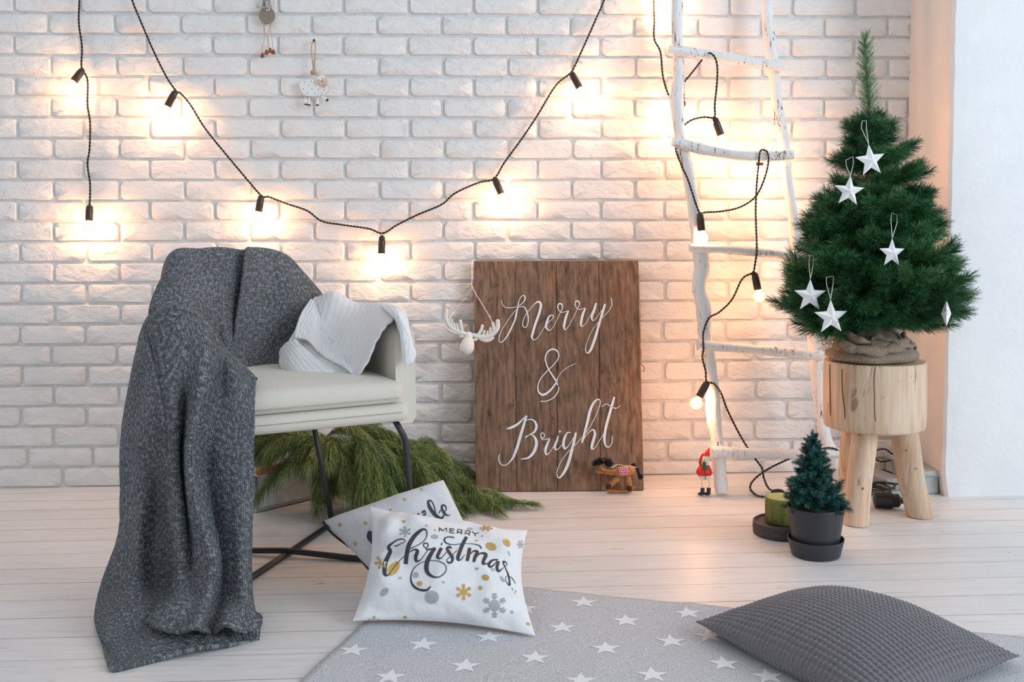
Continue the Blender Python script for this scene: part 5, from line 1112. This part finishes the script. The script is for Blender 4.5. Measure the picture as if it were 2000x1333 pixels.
for x, y in ((588,832),(572,822)): b = MB(); b.ball(z(x, y, -.0095), (.0018, .0008, .0018), 8, 5); part('eye', b, M['black'], hd)
tub('mouth', z, [(575,880,-.0095),(600,892,-.0095),(630,875,-.0095)], 4, 'wgrey', hd, 5)
for x0, x1, ys, ye in ((300,312,1085,1195),(362,362,1090,1205),(505,500,1090,1208)):
    tub('leg', z, [(x0,ys),(x1,(ys+ye)/2),(x1,ye)], [9,22,26], 'sheepw', sp); tub('hoof', z, [(x1-2,ye-4,-.001),(x1,ye+14,-.001)], [27,22], 'black', sp); tub('leg_wire', z, [(x0,1050),(x0,ys+5)], 3, 'wire', sp, 5)
tub('tail', z, [(560,1075),(600,1095),(650,1125)], [16,24,26], 'sheepw', sp); tub('tail_tip', z, [(648,1122,-.001),(672,1138,-.001)], [26,20], 'black', sp)
nail(z, 443, 156, sp, 0)
tub('twine_loop', z, [(430,160),(405,250),(410,420),(425,560),(430,640),(432,720)], 8, 'twine', sp, 6); tub('twine_loop', z, [(443,160),(465,260),(455,420),(440,560),(432,640)], 8, 'twine', sp, 6)
b = MB(); rk = random.Random(2)
for k in range(26):
    a = rk.uniform(0, 6.28); c = z(430, 690); b.tube([c+Vector((rk.uniform(-.006, .006), 0, rk.uniform(-.006, .006))), c+Vector((math.cos(a)*.010, -.004, math.sin(a)*.009))], .0008, 4)
b.ball(z(430, 690), .0075, 8, 6, bump=1.5); part('twine_knot', b, M['twine'], sp)
# goose
z = Zm(480, 0, 11.11, -0.030)
gs = thing('goose_ornament', 'grey brown wooden bird with dangling feet cut off by the picture top', 'ornament', z(455, 320))
pris('body', z, [(455+172*math.cos(a), 330+185*math.sin(a)) for a in np.linspace(0, 2*PI, 17)[:-1]], .010, 'wgrey', gs)
pris('neck', z, [(360,160),(365,60),(380,-80),(440,-190),(510,-80),(520,40),(530,160),(450,190)], .008, 'wgrey', gs, d=-.002)
pris('ribbon', z, [(215,120),(330,140),(430,150),(430,185),(340,180),(220,165)], .002, 'ginghamg', gs, sub=1, d=-.006, bev=.0003); pris('ribbon', z, [(410,10),(500,10),(530,150),(480,190),(430,150)], .002, 'ginghamg', gs, sub=1, d=-.007, bev=.0003); pris('ribbon', z, [(440,150),(540,90),(570,150),(500,190)], .002, 'ginghamg', gs, sub=1, d=-.008, bev=.0003)
b = MB(); b.ball(z(455, 220, -.006), .003, 8, 6); part('bell', b, M['wick'], gs); b = MB(); b.ball(z(505, 208, -.006), .003, 8, 6); part('bell', b, M['wick'], gs)
for pts in ([(390,480),(395,640),(400,860),(365,1000),(360,1110)],[(390,490),(420,700),(480,840),(505,960),(500,1060)],[(540,490),(500,680),(475,860),(470,960),(480,1060)],[(545,490),(545,700),(580,900),(590,1060)]): tub('leg_string', z, pts, 6, 'twine', gs, 5, s=11.11)
for x, y, a in ((360,1200,0),(450,1130,.3),(530,1090,.2),(600,1125,.1)): pris('foot', z, [(x-55,y+40),(x-20,y-50),(x+10,y-60),(x+45,y+30),(x,y+60)], .006, 'rust', gs, sub=1, d=-.003*a*10)
# beaded ornament hidden behind the sign edge
z = Zm(1200, 500, 5.55, -0.055)
bd = thing('beaded_ornament', 'tiny beaded wire ornament peeping out behind the right edge of the sign', 'ornament', z(290, 800))
tub('string', z, [(262,190),(272,300),(276,470),(280,600),(282,1010)], 3, 'twine', bd, 5, s=5.55)
for k in range(13):
    y = 510+k*42; w_ = 8+k*9; b = MB(); a_ = z(278+k*.8, y); e = z(282+w_, y); b.tube([a_, e], .0008, 5)
    for q in range(int(2+k*.9)): b.ball(a_.lerp(e, (q+.5)/(2+k*.9)), .0018, 6, 4)
    part('bead_row', b, M['thread'], bd)
tub('wire_curl', z, [(283,1010),(290,1080),(285,1150),(305,1190),(325,1215),(318,1250),(295,1250)], 5, 'wire', bd, 6, s=5.55)
# santa
z = Zm(1340, 840, 8.333, -0.292); k8 = pxs(z(300, 600))/8.333
sa = thing('santa_figurine', 'small red Santa figurine with wire legs standing by the ladder foot', 'figurine', G(1376, 968))
def blob(name, rows_, mat, par, dep=.7, n=20, d=0.0):
    b = MB(); R_ = cr(rows_, 3); g = [[tuple(z(cx_, y_, d)+Vector((w_*k8*math.cos(a), w_*k8*dep*math.sin(a), 0))) for a in np.linspace(0, 2*PI, n+1)[:-1]] for (cx_, y_, w_) in R_]
    b.grid(np.array(g), closed=True); b.f.append(tuple(range(n))); b.f.append(tuple((len(g)-1)*n+j for j in range(n))[::-1]); b.mi += [0, 0]; return part(name, b, M[mat], par)
blob('coat', [(300,560,50),(295,600,90),(292,650,118),(292,690,130),(296,730,118),(300,750,95)], 'red', sa)
blob('coat_trim', [(300,735,108),(300,770,100),(305,800,70),(308,812,40)], 'santaw', sa, .72)
blob('face', [(340,395,34),(332,430,50),(322,480,60),(312,540,56),(300,600,34)], 'santaw', sa, .6, d=-.006)
blob('hat', [(402,262,5),(385,310,30),(365,360,52),(345,400,66),(335,415,60)], 'red', sa, .7, d=-.004)
b = MB(); b.ball(z(402, 243, -.004), 11*k8, 10, 6); part('bobble', b, M['santaw'], sa)
tub('hood', z, [(285,385),(250,440),(232,520),(228,575)], [14,22,22,12], 'red', sa)
for x, y in ((318,438),(355,447)): b = MB(); b.ball(z(x, y, -.0165), .0013, 8, 5); part('eye', b, M['black'], sa)
b = MB(); b.ball(z(340, 478, -.0165), .0022, 8, 5); part('nose', b, M['face'], sa)
pris('toy_tree', z, [(295,505),(330,550),(318,560),(345,600),(325,610),(350,655),(320,660),(320,690),(305,690),(300,665),(245,655),(268,610),(248,600),(275,560),(262,550)], .002, 'green', sa, sub=1, d=-.021, bev=.0003)
tub('toy_trunk', z, [(312,660,-.020),(315,740,-.018),(315,805,-.014)], 6, 'green', sa, 5); pris('toy_star', z, [(295,455),(302,478),(322,485),(304,495),(298,512),(288,495),(272,490),(288,478)], .002, 'yellow', sa, sub=1, d=-.021, bev=.0003)
tub('leg_wire', z, [(270,800),(252,850),(258,900),(268,950)], 4, 'wire', sa, 5); tub('leg_wire', z, [(300,815),(352,815),(375,860),(372,955)], 4, 'wire', sa, 5)
for x in (270, 370):
    b = MB(); zt2 = z(x, 955).z; b.tube([z(x, 950), z(x-4, 1010), z(x-6, 1050)], [34*k8, 34*k8, 32*k8], 14); c = z(x-30, 1062); c.z = max(c.z, .008); b.ball(c+Vector((0, -.004, 0)), (56*k8, 34*k8, 28*k8), 14, 8)
    for k, v in enumerate(b.v): b.v[k] = (v[0], v[1], max(v[2], .002))
    part('boot', b, M['navy'], sa)
# rocking horse
z = Zm(1140, 860, 11.107, -0.250); kh = pxs(z(800, 900))/11.107
hs = thing('rocking_horse_toy', 'tan plush rocking horse with black mane before the plank sign', 'toy horse', G(1210, 962))
def ht(name, pts, r, mat, n=14, par=hs): 
    b = MB(); Q = cr([(p[0], p[1], p[2] if len(p) > 2 else 0) for p in pts], 4); R_ = cr([(q,) for q in r], 4)[:, 0]; P3 = [z(*q) for q in Q]; b.tube(P3, [q*kh for q in R_], n); b.ball(P3[0], R_[0]*kh, n, 8); b.ball(P3[-1], R_[-1]*kh, n, 8)
    for k, v in enumerate(b.v): b.v[k] = (v[0], v[1], max(v[2], .002))
    return part(name, b, M[mat], par)
ht('body', [(640,700),(760,690),(900,670),(1010,655)], [62,105,125,112], 'plush'); ht('neck', [(700,690),(600,700),(500,690),(420,660)], [80,66,56,50], 'plush'); ht('head', [(440,650),(380,600),(370,570)], [52,50,44], 'plush')
ht('muzzle', [(420,690),(330,690),(290,680)], [44,42,36], 'plush'); ht('rocker', [(480,1030,.012),(560,1110,.012),(700,1130,.012),(850,1130,.012),(980,1110,.012),(1085,1030,.012)], [34,42,44,44,42,36], 'plush')
ht('leg', [(720,850),(620,930),(540,1010)], [66,62,58], 'plush'); ht('hoof', [(545,1010,-.012),(530,1025,-.014)], [60,56], 'hoof'); ht('leg', [(960,800),(975,910),(990,1010)], [66,66,60], 'plush'); ht('hoof', [(990,1050,-.012),(998,1065,-.014)], [62,56], 'hoof'); ht('ear', [(350,600,-.008),(400,620,-.012),(440,650,-.012)], [18,34,30], 'plush')
b = MB(); rk = random.Random(5)
for k in range(260):
    t = rk.random(); x = 220+t*380; y = 520-60*math.sin(t*3.1)+rk.uniform(-20, 60); a = rk.uniform(-PI, 0)+.2; l = rk.uniform(50, 110); b.tube([z(x, y, rk.uniform(-.012, .008)), z(x+math.cos(a)*l*.5, y+math.sin(a)*l*.5, rk.uniform(-.012, .01)), z(x+math.cos(a)*l, y+math.sin(a)*l, rk.uniform(-.012, .01))], [.0012, .001, .0004], 4)
b.ball(z(520, 530), (100*kh, 50*kh, 70*kh), 12, 8, bump=1); b.ball(z(320, 520), (80*kh, 50*kh, 50*kh), 12, 8, bump=1); o = part('mane', b, M['mane'], hs)
b = MB()
for k in range(60): 
    s_ = rk.uniform(-25, 25); b.tube([z(1030, 540+s_*.5), z(1110, 530+s_, -.002), z(1160+s_, 620), z(1190+s_, 720, .003), z(1220+rk.uniform(-30, 75), 820+rk.uniform(-40, 40), rk.uniform(-.01, .01))], [.0016, .0015, .0014, .0012, .0006], 4)
part('tail', b, M['mane'], hs)
b = MB(); g = []; uvg = []
for i in range(9):
    row = []; ur = []
    for j in range(9):
        u, v = j/8, i/8; a = -0.9+1.25*v*1.35; x = 735+u*235+v*40*(1-u); rr = (122+6)*kh; c = z(x, 680-20*u); row.append(tuple(c+Vector((0, -math.cos(a)*rr, -math.sin(a)*rr)))); ur.append((u, v))
    g.append(row); uvg.append(ur)
b.grid(np.array(g), np.array(uvg)); solid(part('saddle_cloth', b, M['gingham'], hs), .0012, 1)
for pts in ([(600,600,-.008),(680,550,-.006),(760,530,-.008),(880,560,-.010),(1000,575,-.010),(1120,595,-.008),(1165,585,-.008)], [(610,600,-.006),(700,560,-.002),(720,540,-.004)]): ht('rein', pts, [6]*len(pts), 'thread', 6)
b = MB(); b.ball(z(425, 445, -.014), .0036, 10, 6, bump=1); part('rose', b, M['rose'], hs)
ht('bridle', [(400,690,-.012),(520,690,-.016),(640,710,-.017),(690,750,-.017)], [5]*4, 'hoof', 5); ht('bridle', [(370,540,-.012),(440,600,-.014),(480,660,-.014)], [4]*3, 'hoof', 5)
